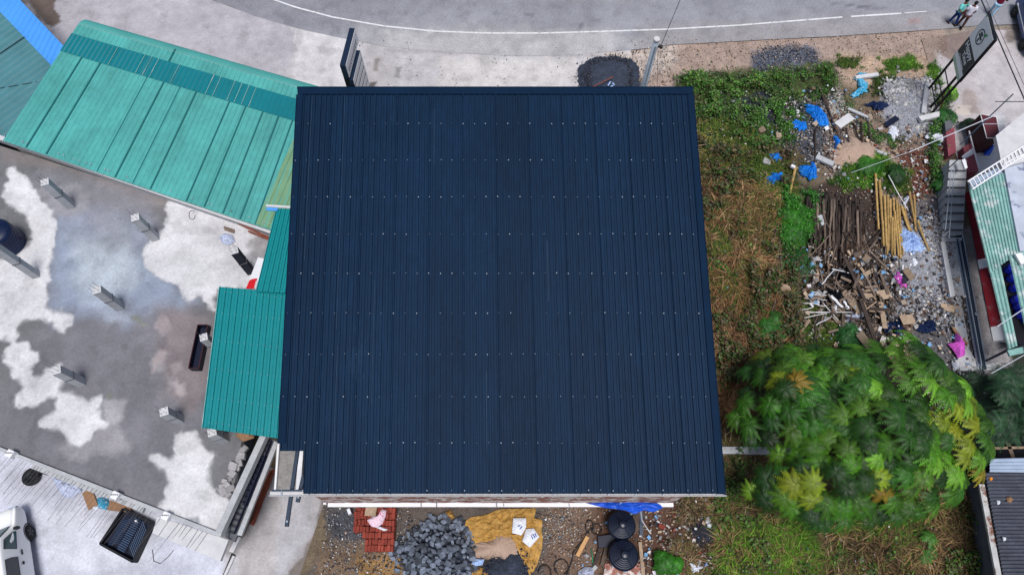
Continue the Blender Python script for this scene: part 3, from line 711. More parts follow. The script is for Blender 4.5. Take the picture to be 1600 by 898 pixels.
for px, z, l in ((658,3.05,.22),(682,3.2,.15),(776,3.3,.25),(787,3.0,.25),(889,3.0,.3)):
    m = MB(); q = P(px,784,z); m.bar((q.x, wy-.02, z), (q.x+.01, wy-.3*l-.15, z-.02), .025, .02); m.build('rebar_stub', 'rebar', mb_)
# low porch slab west of the wall, under the cut-back corner of the roof
m = MB(); pq = PP([(432,690),(474,690),(472,769),(428,769)], 2.9); m.prism([(p.x,p.y) for p in pq], 2.75, 2.9); m.build('porch_slab', 'porch_grey', mb_)
m = MB()
a, b = P(436,688,3.0), P(430,768,3.0); m.bar(a, b, .07, .1)
a, b = P(472,688,2.95), P(466,768,2.95); m.bar(a, b, .17, .1)
m.build('porch_kerb', 'white', mb_)
m = MB(); m.bar(P(425,766,5.9), P(475,766,5.9), .06, .06); m.build('eave_bar', 'dark_steel', mb_)
for (x1,y1,x2,y2,z,l) in ((467,690,448,822,5.7,'long dark steel tube sticking out past the gutter at the cut roof corner'),(474,745,465,784,5.7,'short dark steel tube stub beside the long tube at the cut roof corner')):
    t = thing('steel_tube', l, 'tube', P(x1,y1,z)); m = MB(); m.bar(P(x1,y1,z), P(x2,y2,z), .12, .1); o = m.build('tube', 'dark_steel', t)
    m = MB(); q = P(x2,y2,z); dd = (P(x1,y1,z)-q).normalized(); m.bar(q+dd*.12+Vector((0,0,.055)), q+dd*.18+Vector((0,0,.055)), .05, .01); m.build('end_clip', 'screw', t)
# blue tarpaulin lying over the ledge
m_ = [P(916,786,3.05),P(950,784,3.05),P(1000,783.5,3.06),P(1030,786,3.06),P(1036,793,3.05),P(1016,802,2.6),P(1004,797,3.03),P(988,806,2.4),P(976,797,3.03),P(945,793,3.04)]
o = crumple('tarpaulin', m_, 3.05, .05, .07, 'blue_tarp', world=True, nsc=4, rings=8); tag(o, 'bright blue tarpaulin draped over the white ledge above the two black tanks', 'tarpaulin')
# ================================================================== TEAL SHED north-west
sh = thing('market_shed', 'long teal corrugated metal shed with a dark green skylight band beside the navy roof', 'shed', (P(260,200,0).x, P(260,200,0).y, 0))
zN, zS = 4.8, 3.5
# plane through four pixel corners at given heights
tNW, tNE, tSW, tSE = P(122,38,zN), P(545,160,zN), P(4,220,zS), P(478,378,zS)
tp = [(0,0),(.2,.0),(.32,.028),(.5,.03),(.62,0),(1,0)][:5]
ribbed('roof', tNW, tNE, tSW, tSE, 59, [(0,0),(.30,.0),(.42,.036),(.58,.036),(.7,0)], 'teal_old', sh, nv=3, base=C(88,166,162), sheet=4, amt=.05)
# curved lip at the north edge
V = []; Fc = []; ln = 118*2; dirn = (tNW-tSW).normalized()
for k in range(7):
    a = k/6*R(80)
    for j in range(ln+1):
        u = j/ln; p = tNW.lerp(tNE, u); h = .026 if j % 2 else 0
        off = dirn*(math.sin(a)*.55) + Vector((0,0,-(1-math.cos(a))*.55))
        nn = Vector((0,0,1))*math.cos(a)+dirn*math.sin(a)
        V.append(p+off+nn*(h+.004))
for k in range(6):
    for j in range(ln): a = k*(ln+1)+j; Fc.append((a, a+ln+1, a+ln+2, a+1))
mesh_obj('curved_eave', V, Fc, 'teal_lip', sh)
def tq(u, v, dz=0): return tNW.lerp(tNE, u).lerp(tSW.lerp(tSE, u), v)+Vector((0,0,dz))
ribbed('skylight', tq(0,.085,.034), tq(1,.085,.034), tq(0,.24,.034), tq(1,.24,.034), 59, [(0,0),(.25,.0),(.4,.026),(.6,.026),(.75,0)], 'teal_dark', sh, nv=1)
m = MB(); random.seed(11)
for i in range(3, 118, 3):
    if random.random() < .4: u = (i+.5)/118; m.bar(tq(u,.085,.068), tq(u,.24,.068), .022, .006)
tag(m.build('skylight_strip', 'pale_teal', sh), kind='stuff')
m = MB()
for px, py in [(118,78),(148,86),(222,108),(248,116),(275,124),(300,132),(352,148),(378,155),(405,165),(430,172),(452,180)]:
    best = min((abs((tq(u/400,.24).x)-P(px,py,5.0).x), u/400) for u in range(401))[1]
    a, b = tq(best,.24,.033), tq(best,.995,.033); m.bar(a, b, .055, .02)
m.build('sheet_overlap', 'teal_seam', sh)
m = MB(); q = P(276,70,5.2); best = .37
m.bar(tq(best,-.02,.04), tq(best,.085,.04), .06, .02); m.build('lip_joint', 'teal_seam', sh)
ribbed('translucent_sheet', tq(.872,.24,.036), tq(1,.24,.036), tq(.842,.995,.036), tq(1,.995,.036), 6, [(0,0),(.4,0),(.45,.03),(.55,.03),(.6,0)], 'olive_sheet', sh, nv=1)
m = MB()
for i in range(24):
    q = tq(random.uniform(.0,.9), .965, .05); m.lathe([(.035,0),(.03,.02)], q, 6)
tag(m.build('roof_screw', 'screw', sh), kind='stuff')
# shed walls and the parapet wall along its south edge
m = MB(); cs = [tq(.01,.02), tq(.97,.02), tq(.97,.98), tq(.01,.98)]
cn = sum(cs, Vector())/4; pts = [(c.x, c.y) for c in cs]; zs = [c.z-.12 for c in cs]
m.prism(pts, 0, zs); m.build('wall', 'plain_wall', sh)
pw = thing('parapet_wall', 'low weathered concrete wall between the teal shed roof and the grey rooftop slab', 'wall', P(200,300,3))
m = MB(); a, b = P(-60,195,3.3), P(424,362,3.3); m.bar(a-Vector((0,0,.15)), b-Vector((0,0,.15)), .17, .34); m.build('wall_body', 'concrete', pw)
m = MB(); m.bar(a+Vector((.0,0,.035)), b+Vector((.0,0,.035)), .22, .045); m.build('coping', 'concrete_light', pw)
# brown planks at the foot of that wall
for (a, b, l) in (((372,349),(420,371),'brown timber lath lying at the foot of the parapet wall, next to the wall'),((388,361),(420,374),'shorter brown timber lath in front of the longer one by the parapet wall')):
    m = MB(); m.bar(P(*a,3.12), P(*b,3.12), .07, .05); tag(m.build('timber_lath', 'rust_steel'), l, 'lath')
# ================================================================== TEAL / BLUE ROOF far top left
tb = thing('shop_building', 'small building under a slate teal roof with a blue strip in the corner', 'building', (P(-60,60,0).x, P(-60,60,0).y, 0))
zt = 3.1
ribbed('roof', P(-180,-170,zt+.15), P(114,138,zt+.15), P(-480,40,zt-.1), P(-186,348,zt-.1), 52, [(0,0),(.35,0),(.5,.045),(.65,.045),(.8,0)], 'slate_teal', tb, nv=2)
ribbed('blue_roof_strip', P(-150,-190,zt+.3), P(126,100,zt+.3), P(-181,-171,zt+.2), P(113,137,zt+.2), 52, [(0,0),(.35,0),(.5,.05),(.65,.05),(.8,0)], 'sky_blue_sheet', tb, nv=1)
m = MB(); cs = PP([(-176,-166),(108,136),(-190,340),(-470,38)], zt-.2); m.prism([(c.x, c.y) for c in cs], 0, 2.85); m.build('wall', 'plain_wall', tb)
m = MB(); m.bar(P(0,84,zt+.15), P(41,56,zt+.2), .03, .02); m.bar(P(0,138,zt+.12), P(58,128,zt+.15), .02, .02); m.build('roof_joint', 'wire', tb)
# ================================================================== UNFINISHED BUILDING with the grey rooftop slab
ub = thing('unfinished_building', 'unfinished building with a grey rain patched concrete rooftop slab and bare column stubs', 'building', (P(150,500,0).x, P(150,500,0).y, 0))
k = 3.99
wet = C(120,120,123); dry = C(215,214,217); blu_w = C(150,160,178); brw = C(138,130,128)
L_ = []
L_.append(([(90,420),(250,400),(300,480),(340,640),(300,900),(0,900),(0,700),(60,560)], C(128,127,134), 1.2, .5, .8, .8))
L_.append(([(0,228),(300,318),(400,380),(250,330),(100,262),(0,250)], brw, .4, .3, 1.5, .8))
L_.append(([(85,330),(230,340),(262,420),(300,470),(200,500),(190,480),(90,500),(72,440)], blu_w, .7, .5, 1.2, .95))
L_.append(([(110,370),(200,360),(220,430),(180,470),(110,450)], C(182,190,198), .6, .5, 1.2, .8))
L_.append(([(130,470),(170,460),(200,500),(170,510)], C(168,176,190), .3, .3, 2, .8))
L_.append(([(245,480),(330,490),(330,600),(300,640),(260,620),(250,540)], C(140,130,132), .4, .4, 1.5, .8))
L_.append(([(145,330),(200,340),(190,365),(150,360)], C(172,172,178), .3, .3, 2.5, .5))
for pp in ([(40,300),(130,285),(140,330),(80,340)], [(240,560),(262,556),(252,575),(238,580)], [(262,590),(290,600),(282,618),(268,605)], [(95,700),(180,640),(200,700),(110,720)]):
    L_.append((pp, C(168,165,168), .2, .3, 2.5, .6))
L_.append((conv([(640,700),(720,690),(780,710),(770,830),(680,850),(640,800)], 0, 450, k), C(170,168,172), .12, .12, 2.5, .8))
L_.append((conv([(250,180),(190,380),(600,650),(900,700),(1000,560),(900,300),(500,220)], 0, 225, k), C(150,150,158), .8, .5, 1.2, .5))
L_.append((conv([(990,160),(1040,170),(1050,260),(1000,290),(960,240)], 0, 450, k), C(170,160,162), .12, .15, 3, .7))
L_.append((conv([(960,440),(1000,380),(1040,390),(1040,430),(950,520)], 0, 450, k), C(176,166,166), .1, .12, 3, .7))
L_.append((conv([(1050,590),(1100,570),(1160,660),(1120,670)], 0, 450, k), C(176,168,168), .1, .12, 3, .7))
L_.append((conv([(1070,480),(1130,460),(1140,500),(1080,540)], 0, 450, k), C(172,164,166), .1, .12, 3, .6))
L_.append((conv([(820,180),(850,170),(910,230),(890,250)], 0, 450, k), C(130,134,122), .1, .1, 3, .8))
L_.append((conv([(665,650),(700,650),(705,695),(670,695)], 0, 450, k), C(122,128,112), .08, .1, 3, .7))
L_.append((conv([(700,640),(900,560),(1050,560),(1040,700),(900,760),(700,760)], 0, 673, k), C(120,120,128), .4, .4, 2, .0))
# dry bright patches with their dark tide lines
D1 = conv([(40,155),(90,155),(130,190),(195,240),(210,290),(250,350),(300,400),(350,470),(345,560),(330,620),(320,700),(310,760),(295,898)], 0, 225, k) + \
     conv([(290,60),(285,110),(330,160),(380,140),(440,170),(440,220),(390,275),(330,215),(240,190),(140,200),(105,240),(105,330),(185,330),(190,390),(235,400),(235,450),(205,500),(205,540),(250,545),(300,500),(370,480),(400,570),(375,640),(450,665),(545,715),(630,680),(620,760),(670,850),(610,890),(590,898)], 0, 450, k) + \
     conv([(560,50),(500,95),(440,80),(395,20)], 0, 673, k) + \
     conv([(370,885),(250,860),(250,830),(355,760),(350,690),(290,690),(230,730),(130,735),(90,740),(95,690),(130,620),(120,570),(80,530),(75,490),(20,460),(30,390),(60,350),(35,300),(0,310),(-300,280)], 0, 450, k) + \
     [(-120,420),(-60,400)] + conv([(0,720),(100,690),(190,620),(205,560),(160,430),(100,400),(30,370),(20,300),(60,220)], 0, 225, k)
D2 = conv([(1045,365),(1100,365),(1400,430),(1596,500),(1700,640),(1640,898)], 0, 225, k) + conv([(1345,0),(1335,130),(1300,110),(1240,45),(1180,75),(1150,70),(1130,0)], 0, 450, k) + \
     conv([(1070,850),(1000,850),(900,740),(900,660),(940,600),(990,570),(1010,530),(1040,490),(1050,430),(1035,400)], 0, 225, k)
D3 = conv([(1100,30),(1220,10),(1250,50),(1260,110),(1335,150),(1300,230),(1300,310),(1360,390),(1430,450),(1400,560),(1345,640),(1060,560),(990,470),(1030,420),(1030,370),(1060,330),(1050,280),(980,200),(935,190),(940,155),(980,150),(1010,180),(1060,180),(1090,140),(1085,80)], 0, 673, k)
for D in (D1, D2, D3):
    L_.append((D, C(108,108,114), .30, .10, 3, .4)); L_.append((D, C(188,187,190), .13, .18, 2.6, .8)); L_.append((D, dry, .10, .20, 3.6, .85))
L_.append((conv([(1230,500),(1400,480),(1596,560),(1596,760),(1480,760)], 0, 225, k), C(192,190,192), .3, .3, 2, .6))
L_.append(([(385,375),(425,362),(430,420),(405,430)], C(150,146,148), .15, .2, 3, .8))
L_.append((conv([(1110,540),(1230,540),(1230,600),(1110,590)], 0, 673, k), C(130,134,144), .1, .15, 3, .7))
sl = ruled('floor_slab', [P(-190,168,3), P(432,364,3)], [P(-190,631,3), P(352,839,3)], 330, 300, 'concrete_paint', wet, L_, 3.0, parent=ub)
m = MB(); c4 = [P(-190,168,3), P(432,364,3), P(352,839,3), P(-190,631,3)]
m.prism([(c.x, c.y) for c in c4], 2.72, 2.985); m.build('slab_edge', 'concrete', ub)
m = MB()
for (a, b) in (((0,1)),((1,2))):
    p, q = c4[a], c4[b]; ce = sum(c4, Vector())/4; p = p.lerp(ce, .09); q = q.lerp(ce, .09); m.bar((p.x,p.y,1.35), (q.x,q.y,1.35), .2, 2.7)
m.build('wall', 'concrete_dark', ub)
# low upstand along the slab's south edge, with white column stubs
m = MB()
a, b = P(-190,627,3.08), P(346,836,3.08)
m.bar(a, b, .13, .10)
m.build('edge_kerb', 'concrete', ub)
for t_ in (.30,.42,.54,.66,.78,.90):
    q_ = a.lerp(b, t_).lerp(P(150,500,3), .10); m = MB(); m.box((q_.x, q_.y, 1.36), (.3,.3,2.72), .33); m.build('column', 'concrete_dark', ub)
def along(t): return a.lerp(b, t)
for px, py, s in ((18,709,1.0),(182,774,1.0),(261,806,1.0)):
    m = MB(); q = P(px,py,3.2); m.bar(q-Vector((.12,-.05,0)), q+Vector((.12,-.05,0)), .26, .26); o = m.build('column_stub', 'white', ub)
    m = MB()
    for j in range(4): m.tube([q+Vector((-.1+.07*j,.0,.1)), q+Vector((-.1+.07*j,.02,.22))], .012, 5)
    m.build('starter_bar', 'rebar', o)
# second lower sunshade ledge on the south-east corner
m = MB(); p4 = PP([(246,806),(357,843),(344,876),(238,832)], 2.9); m.prism([(p.x, p.y) for p in p4], 2.72, 2.9); m.build('sunshade_slab', 'concrete_light', ub)
m = MB(); p4 = PP([(52,722),(226,790),(222,800),(48,731)], 2.9); m.prism([(p.x, p.y) for p in p4], 2.74, 2.9); m.build('ledge', 'concrete', ub)
# horizontal reinforcing rods sticking out of the slab edge
random.seed(21)
ex = (b-a).normalized(); out = Vector((ex.y, -ex.x, 0)); out = out if out.y < 0 else -out
rods = []
for i in range(60):
    t = .33+.665*i/60+random.uniform(-.003,.003)
    q = along(t); L = random.choice([.75,1.0,1.3,1.55,1.55]) if t < .80 else random.choice([.5,.6,.7,1.6])
    if t > .8 and random.random() < .25: continue
    dv = (out+ex*random.uniform(-.32,-.12)).normalized()
    s = q+out*.09+Vector((0,0,-.12)); e = s+dv*L+Vector((0,0,random.uniform(-.12,.03)))
    m = MB(); m.tube([s, (s+e)/2+Vector((0,0,random.uniform(-.02,.02))), e], .006, 5); m.build('reinforcing_rod', 'rebar', ub)
# concrete columns: base pixel, top pixel give the place and the height
def column(bp, hgt, w=.31, mat='concrete', rot=.33, wrap=None, bars=4, bend=0, name='column', top='concrete_light'):
    q = P(bp[0], bp[1], 3.0); m = MB(); m.box((q.x, q.y, 3+hgt/2), (w, w, hgt), rot); o = m.build(name, mat, ub)
    m = MB(); m.box((q.x, q.y, 3+hgt+.012), (w*1.03, w*1.03, .024), rot); m.build('column_top', top, o)
    if hgt > 1.1: m = MB(); m.box((q.x, q.y, 3+hgt*.52), (w*1.12, w*1.12, .04), rot); m.build('shutter_mark', 'concrete_dark', o)
    for i in range(bars):
        m = MB(); dx, dy = ((-1,-1),(1,-1),(1,1),(-1,1))[i % 4]; c_, s_ = math.cos(rot), math.sin(rot); x_, y_ = dx*w*.3, dy*w*.3
        p0 = Vector((q.x+x_*c_-y_*s_, q.y+x_*s_+y_*c_, 3+hgt)); hh = random.uniform(.3,.6)
        m.tube([p0, p0+Vector((random.uniform(-.03,.03), random.uniform(-.03,.03), hh))], .007, 5); m.build('starter_bar', 'rebar', o)
    return o
column((112,322), 1.9); column((243,372), 1.75); column((57,430), 2.5, .28); column((188,480), 1.75); column((128,598), 1.65)
column((281,656), 1.3, .3); column((352,686), 1.25, .3); column((340,545), 1.35, .28); column((392,424), 1.9, .3, 'concrete_black')
# long beam on the east side of the slab
bw = thing('boundary_beam', 'long pale concrete beam along the east edge of the rooftop slab, above the rebar cage', 'beam', P(375,760,3))
m = MB(); a1, b1 = P(341,832,3.35), P(415,672,3.35); m.bar(a1-Vector((0,0,.16)), b1-Vector((0,0,.16)), .24, .36); bevel(m.build('beam_body', 'concrete', bw), .015)
# drain channel east of it, kerbs, cage
m = MB(); e0, e1 = P(374,836,2.8), P(432,690,2.8); m.bar(e0-Vector((0,0,.05)), e1-Vector((0,0,.05)), .17, .14); tag(m.build('garden_wall', 'concrete'), 'narrow concrete wall between the dark rebar cage and the brown steel bars', 'wall')
m = MB(); m.bar(P(352,898,.06), P(366,868,.06), .10, .12); m.bar(P(362,862,.08), P(374,838,.08), .18, .16); tag(m.build('drain_kerb', 'concrete_light'), 'short pale kerb beside the dark drain slot south of the beam', 'kerb')
m = MB(); p4 = PP([(345,905),(352,905),(368,866),(362,863)], .0); m.prism([(p.x, p.y) for p in p4], -.3, .004); tag(m.build('drain_slot', 'sign_black'), kind='structure')
m = MB(); p4 = PP([(352,838),(366,846),(436,690),(420,684)], 2.6); m.prism([(p.x, p.y) for p in p4], 2.45, 2.6); tag(m.build('channel_bed', 'concrete_dark'), kind='structure')
cg = thing('rebar_cage', 'long dark steel ladder cage lying beside the pale concrete beam', 'cage', P(375,770,2.75))
m = MB(); s0, s1 = P(361,832,2.75), P(419,688,2.75); d = (s1-s0).normalized(); nn = Vector((-d.y, d.x, 0))
for o_ in (-.14, .14):
    for z_ in (0, .1): m.tube([s0+nn*o_+Vector((0,0,z_)), s1+nn*o_+Vector((0,0,z_))], .02, 6)
m.build('long_bar', 'navy_black', cg)
m = MB(); n_ = 16
for i in range(n_+1):
    q = s0.lerp(s1, i/n_)
    for z_ in (0, .1): m.bar(q-nn*.15+Vector((0,0,z_)), q+nn*.15+Vector((0,0,z_)), .025, .025)
m.build('stirrup', 'navy_black', cg)
m = MB(); m.bar(P(384,790,2.64), P(412,712,2.64), .28, .04); tag(m.build('dark_sheet', 'navy_black'), 'dark flat sheet under the rebar cage', 'board')  # dark sheet lying in the channel below the cage
for i, (x1,y1,x2,y2,l) in enumerate(((388,818,424,735,'rust brown steel bar nearest the driveway'),(394,820,428,733,'rust brown flat steel bar, easternmost of the pair on the driveway edge'))):
    m = MB(); m.bar(P(x1,y1,.12), P(x2,y2,.12), .13, .08); tag(m.build('steel_bar', 'rust_steel'), l, 'bar', 'rusty bars on the driveway')
m = MB(); m.bar(P(378,838,.2), P(396,795,.2), .12, .05); tag(m.build('timber_board', 'plank'), 'yellowish timber board lying at the lower end of the rusty steel bars', 'board')
# ================================================================== SMALL TEAL CANOPIES
cn = thing('teal_canopy', 'bright teal ribbed metal canopy roof standing over the edge of the rooftop slab', 'canopy', (P(390,560,3).x, P(390,560,3).y, 3.0))
z1, z2 = 4.75, 4.45
cNW, cNE, cSW, cSE = P(343,448,z1), P(470,459,z1), P(316,668,z2), P(452,687,z2)
ribbed('roof', cNW, cNE, cSW, cSE, 13, [(0,0),(.04,.05),(.12,.05),(.17,0),(.58,0),(.61,.012),(.65,0)], 'teal_new', cn, nv=2)
m = MB(); m.bar(cNW+Vector((-.01,0,-.05)), cSW+Vector((-.01,0,-.05)), .03, .12); m.build('edge_trim', 'pale_teal', cn)
m = MB()
for r in (.04,.2,.4,.6,.8,.96):
    for i in range(13):
        u = (i+.08)/13; q = cNW.lerp(cNE,u).lerp(cSW.lerp(cSE,u),r)+Vector((0,0,.05)); m.lathe([(.014,0),(.012,.02)], q, 5)
tag(m.build('roof_screw', 'screw', cn), kind='stuff')
for fx, fy in ((.04,.05),(.04,.95),(.9,.95),(.9,.05)):
    q = cNW.lerp(cNE,fx).lerp(cSW.lerp(cSE,fx),fy); m = MB(); m.bar((q.x,q.y,3.0 if fx < .5 else 0), (q.x,q.y,q.z-.06), .06, .06); m.build('post', 'dark_steel', cn)
cu = thing('upper_canopy', 'narrow teal ribbed metal canopy between the shed and the navy roof', 'canopy', (P(430,400,0).x, P(430,400,0).y, 0))
z3, z4 = 5.0, 4.9
uNW, uNE, uSW, uSE = P(432,326,z3), P(480,328,z3), P(400,455,z4), P(462,459,z4)
ribbed('roof', uNW, uNE, uSW, uSE, 7, [(0,0),(.05,.05),(.14,.05),(.2,0),(.58,0),(.62,.012),(.66,0)], 'teal_new', cu, nv=2)
for q in (uNW.lerp(uSE,.1), uSW.lerp(uNE,.1)):
    m = MB(); m.bar((q.x,q.y,0), (q.x,q.y,q.z-.08), .06, .06); m.build('post', 'dark_steel', cu)
m = MB(); m.bar(P(416,321.5,5.12), P(470,325,5.12), .1, .05); m.build('end_flashing', 'concrete_light', cu)
m = MB(); m.bar(P(417,326.5,5.05), P(434,327.5,5.05), .13, .04); m.build('blue_flashing', 'sky_blue_sheet', cu)
# white and red banner board
bn = thing('banner_board', 'white board with a red lower corner leaning beside the narrow teal canopy', 'sign', P(394,430,3.4))
def quadp(name, pts, mat, par, th=.03):
    m = MB(); V = [Vector(p) for p in pts]; n_ = (V[1]-V[0]).cross(V[2]-V[0]).normalized()
    if n_.z < 0: n_ = -n_
    k_ = len(V); m.add(V+[p-n_*th for p in V], [tuple(range(k_)), tuple(range(2*k_-1, k_-1, -1))]+[(i, (i+k_), (i+1)%k_+k_, (i+1)%k_) for i in range(k_)]); return m.build(name, mat, par)
q = [P(403,402,4.2), P(413,404,4.3), P(400,451,4.3), P(384,451,4.1)]
quadp('board', q, 'white', bn)
r1 = [P(389.5,438.5,4.19), P(393,436.5,4.21), P(397,435.5,4.24), P(402,435,4.29), P(397.5,451,4.32), P(384.3,451,4.13)]
quadp('red_panel', [p+Vector((0,0,.015)) for p in r1], 'red', bn, .005)
m = MB()
for i in range(5): m.bar(P(397+i*.6,449-i*2.4,4.34), P(400+i*.6,449.4-i*2.4,4.35), .03, .004)
m.build('lettering', 'white', bn)
# trough standing on the slab
tr = thing('water_trough', 'narrow black open trough with a rust brown rim beside the teal canopy', 'trough', P(314,555,3))
a, b = P(308,579,3.0), P(322,512,3.0); d = (b-a).normalized(); nn = Vector((-d.y, d.x, 0)); w = .2
m = MB()
for s_ in (-1, 1): m.bar(a+nn*w*s_+Vector((0,0,.16)), b+nn*w*s_+Vector((0,0,.16)), .03, .32)
for e_ in (a, b): m.bar(e_-nn*w+Vector((0,0,.16)), e_+nn*w+Vector((0,0,.16)), .03, .32)
m.bar(a+Vector((0,0,.03)), b+Vector((0,0,.03)), .4, .03); m.build('trough_body', 'navy_black', tr)
m = MB()
for s_ in (-1, 1): m.bar(a+nn*w*s_+Vector((0,0,.333)), b+nn*w*s_+Vector((0,0,.333)), .035, .02)
for e_ in (a, b): m.bar(e_-nn*w+Vector((0,0,.333)), e_+nn*w+Vector((0,0,.333)), .035, .02)
m.build('rim', 'maroon_dark', tr)
# ================================================================== TANKS
def tank(name, label, base, r, h, mat, lidmat, zb=0.0, scale_tilt=0):
    t = thing(name, label, 'water tank', base)
    z = base.z; prof = [(r*.96, 0)]
    n_ = 7
    for i in range(n_):
        a_ = h*.8*i/n_; c_ = h*.8*(i+1)/n_; prof += [(r*.985, a_+.01), (r, a_+.03), (r, c_-.04), (r*.975, c_-.015)]
    prof += [(r*.98, h*.82), (r*.93, h*.87), (r*.80, h*.92), (r*.62, h*.955), (r*.45, h*.975), (r*.40, h*.98)]
    m = MB(); m.lathe(prof, base, 40); m.build('tank_body', mat, t, smooth=True)
    m = MB(); m.lathe([(r*.36, h*.975), (r*.37, h*1.0), (r*.36, h*1.02), (r*.30, h*1.03), (r*.10, h*1.035), (r*.09, h*1.05), (0.001, h*1.052)], base, 28); o = m.build('lid', lidmat, t, smooth=True)
    m = MB()
    for i in range(8):
        a_ = i*PI/4; p0 = base+Vector((math.cos(a_)*r*.47, math.sin(a_)*r*.47, h*.978)); p1 = base+Vector((math.cos(a_)*r*.86, math.sin(a_)*r*.86, h*.91)); m.bar(p0, p1, .035, .03)
    m.build('dome_rib', mat, t)
    for i in range(2):
        a_ = .5+i*PI; m = MB(); q_ = base+Vector((math.cos(a_)*r*.7, math.sin(a_)*r*.7, h*.945)); m.bar(q_+Vector((-.06,.03,.02)), q_+Vector((.06,-.03,.02)), .03, .05); m.build('lifting_lug', mat, t)
    return t
tk = tank('water_tank', 'blue black plastic water tank standing on the rooftop slab at the left edge', P(17,381,3), .66, 1.25, 'blue_tank', 'blue_tank')
m = MB(); q = P(17,381,3); m.tube([q+Vector((.6,.1,.35)), q+Vector((.82,.12,.35)), q+Vector((.9,.12,.3))], .03, 8); m.build('outlet_pipe', 'black', tk)
def coneTank(label, base, r, h):
    t = thing('septic_tank', label, 'tank', base)
    prof = [(r*.55, 0), (r*.7,.06), (r*.82, h*.2), (r*.9, h*.4), (r*.97, h*.5), (r, h*.54), (r*.99, h*.57), (r*.93,h*.60)]
    for i in range(6):
        f0 = .93-.12*i; prof += [(r*f0, h*(.60+.055*i)+.006), (r*(f0-.09), h*(.60+.055*(i+1))), (r*(f0-.11), h*(.60+.055*(i+1))-.003)]
    prof += [(r*.2, h*.95)]
    m = MB(); m.lathe(prof, base, 40); m.build('tank_body', 'black_tank', t, smooth=True)
    m = MB(); m.lathe([(r*.26, h*.94), (r*.27, h*1.0), (r*.2, h*1.02), (r*.06, h*1.03), (.002, h*1.04)], base, 24); m.build('lid', 'black_tank', t, smooth=True)
    m = MB()
    for i in range(4):
        a_ = .6+i*PI/2; p0 = base+Vector((math.cos(a_)*r*.25, math.sin(a_)*r*.25, h*.97)); p1 = base+Vector((math.cos(a_)*r*.97, math.sin(a_)*r*.97, h*.6)); m.bar(p0, p1, .03, .03)
    m.build('lid_rib', 'black_tank', t); return t
coneTank('black conical plastic tank under the blue tarpaulin, the upper of the two', P(968,822,.25), .56, .95)
t2 = coneTank('black conical plastic tank on a white block, below the other black tank', P(971,868,.3), .58, .95)
m = MB(); q = P(971,874,.0); m.box((q.x, q.y, .14), (.86,.55,.28), .05); tag(bevel(m.build('concrete_block', 'concrete_light'), .02), 'white concrete block under the lower black tank', 'block')
# ================================================================== PYLON SIGN on the forecourt
ps = thing('pylon_sign', 'tall dark pylon sign with a white faced header and white slats above the forecourt', 'sign', P(590,200,0))
zt_ = 8.3
n1, n0 = P(555,44.5,zt_), P(540,103,zt_); w1, w0 = P(546,43,zt_), P(531,101.5,zt_)     # east and west edges of the top
d = (n1-n0).normalized(); e = Vector((d.y, -d.x, 0)); Lh = (n1-n0).length; Wd = .24
def loc(s, x, z): return n0 + d*s + e*x + Vector((0,0,z-zt_))
def lbox(m, s0, s1, x0, x1, za, zb):
    m.add([loc(s, x, z) for s in (s0, s1) for x in (x0, x1) for z in (za, zb)], [(0,1,3,2),(4,6,7,5),(0,4,5,1),(2,3,7,6),(0,2,6,4),(1,5,7,3)])
hd = MB(); lbox(hd, 0, Lh, -Wd, -.012, zt_-.72, zt_); bevel(hd.build('header_box', 'sign_navy', ps), .01)
m = MB(); lbox(m, .02, Lh-.02, -.011, .0, zt_-.70, zt_-.02); m.build('header_face', 'white', ps)
m = MB(); random.seed(4)
for i in range(9):
    s = .2+i*(Lh-.4)/9; hgt_ = random.uniform(.12,.24)
    lbox(m, s, s+.05, .0015, .006, zt_-.45-hgt_/2, zt_-.45+hgt_/2); lbox(m, s+.05, s+.12, .0015, .006, zt_-.45+hgt_/2-.04, zt_-.45+hgt_/2)
m.build('lettering', 'sign_navy', ps)
m = MB(); lbox(m, .0, Lh*.80, -Wd-.0, -.06, 0, zt_-.73); m.build('post_box', 'sign_black', ps)
for i in range(11):
    zb_ = zt_-.80-i*.42
    m = MB(); lbox(m, .0, Lh*.80, -.058, .12, zb_-.34, zb_); sp = m.build('slat_panel', 'sign_navy', ps)
    m = MB(); lbox(m, .01, Lh*.80-.01, .122, .130, zb_-.33, zb_-.01); m.build('slat_face', 'white', sp)
# ================================================================== UTILITY POLE
up_ = thing('utility_pole', 'grey steel utility pole leaning over the road side beside the dark gravel heap', 'pole', P(985,212,0))
top = P(1026,62,7.6); bot = P(983,218,0)
m = MB(); m.tube([bot, top], [.20, .12], 12); m.build('shaft', 'pole_steel', up_, smooth=True)
m = MB(); dd = (top-bot).normalized(); s_ = Vector((.02,-.0,0))
for t in np.linspace(.45,.95,14): q = bot.lerp(top, t); m.box((q.x, q.y-.14, q.z), (.06,.02,.2))
m.build('step_plate', 'steel', up_)
m = MB(); m.lathe([(.13,0),(.14,.03),(.14,.10),(.1,.13)], top-Vector((0,0,.05)), 14); m.build('pole_cap', 'concrete_light', up_)
m = MB(); m.tube([top+Vector((.12,-.1,-.25)), top+Vector((.28,-.18,-.25))], .07, 8); m.build('insulator', 'black', up_)
def wire(pts, r, label, mat='wire', group=None, sag=0.0):
    a_, b_ = Vector(pts[0]), Vector(pts[1]); n_ = 24
    m = MB(); m.tube([a_.lerp(b_, i/n_)-Vector((0,0,sag*4*(i/n_)*(1-i/n_))) for i in range(n_+1)], r, 5); return tag(m.build('overhead_wire', mat), label, 'wire', group)
wire((top+Vector((.2,-.15,-.2)), P(1090,-4,7.9)+Vector((3,9,0))), .014, 'thin dark wire running from the utility pole head up across the road')
wire((top+Vector((.1,-.1,-.3)), P(1027,140,.3)), .008, 'thin stay wire dropping from the utility pole to the lot edge')
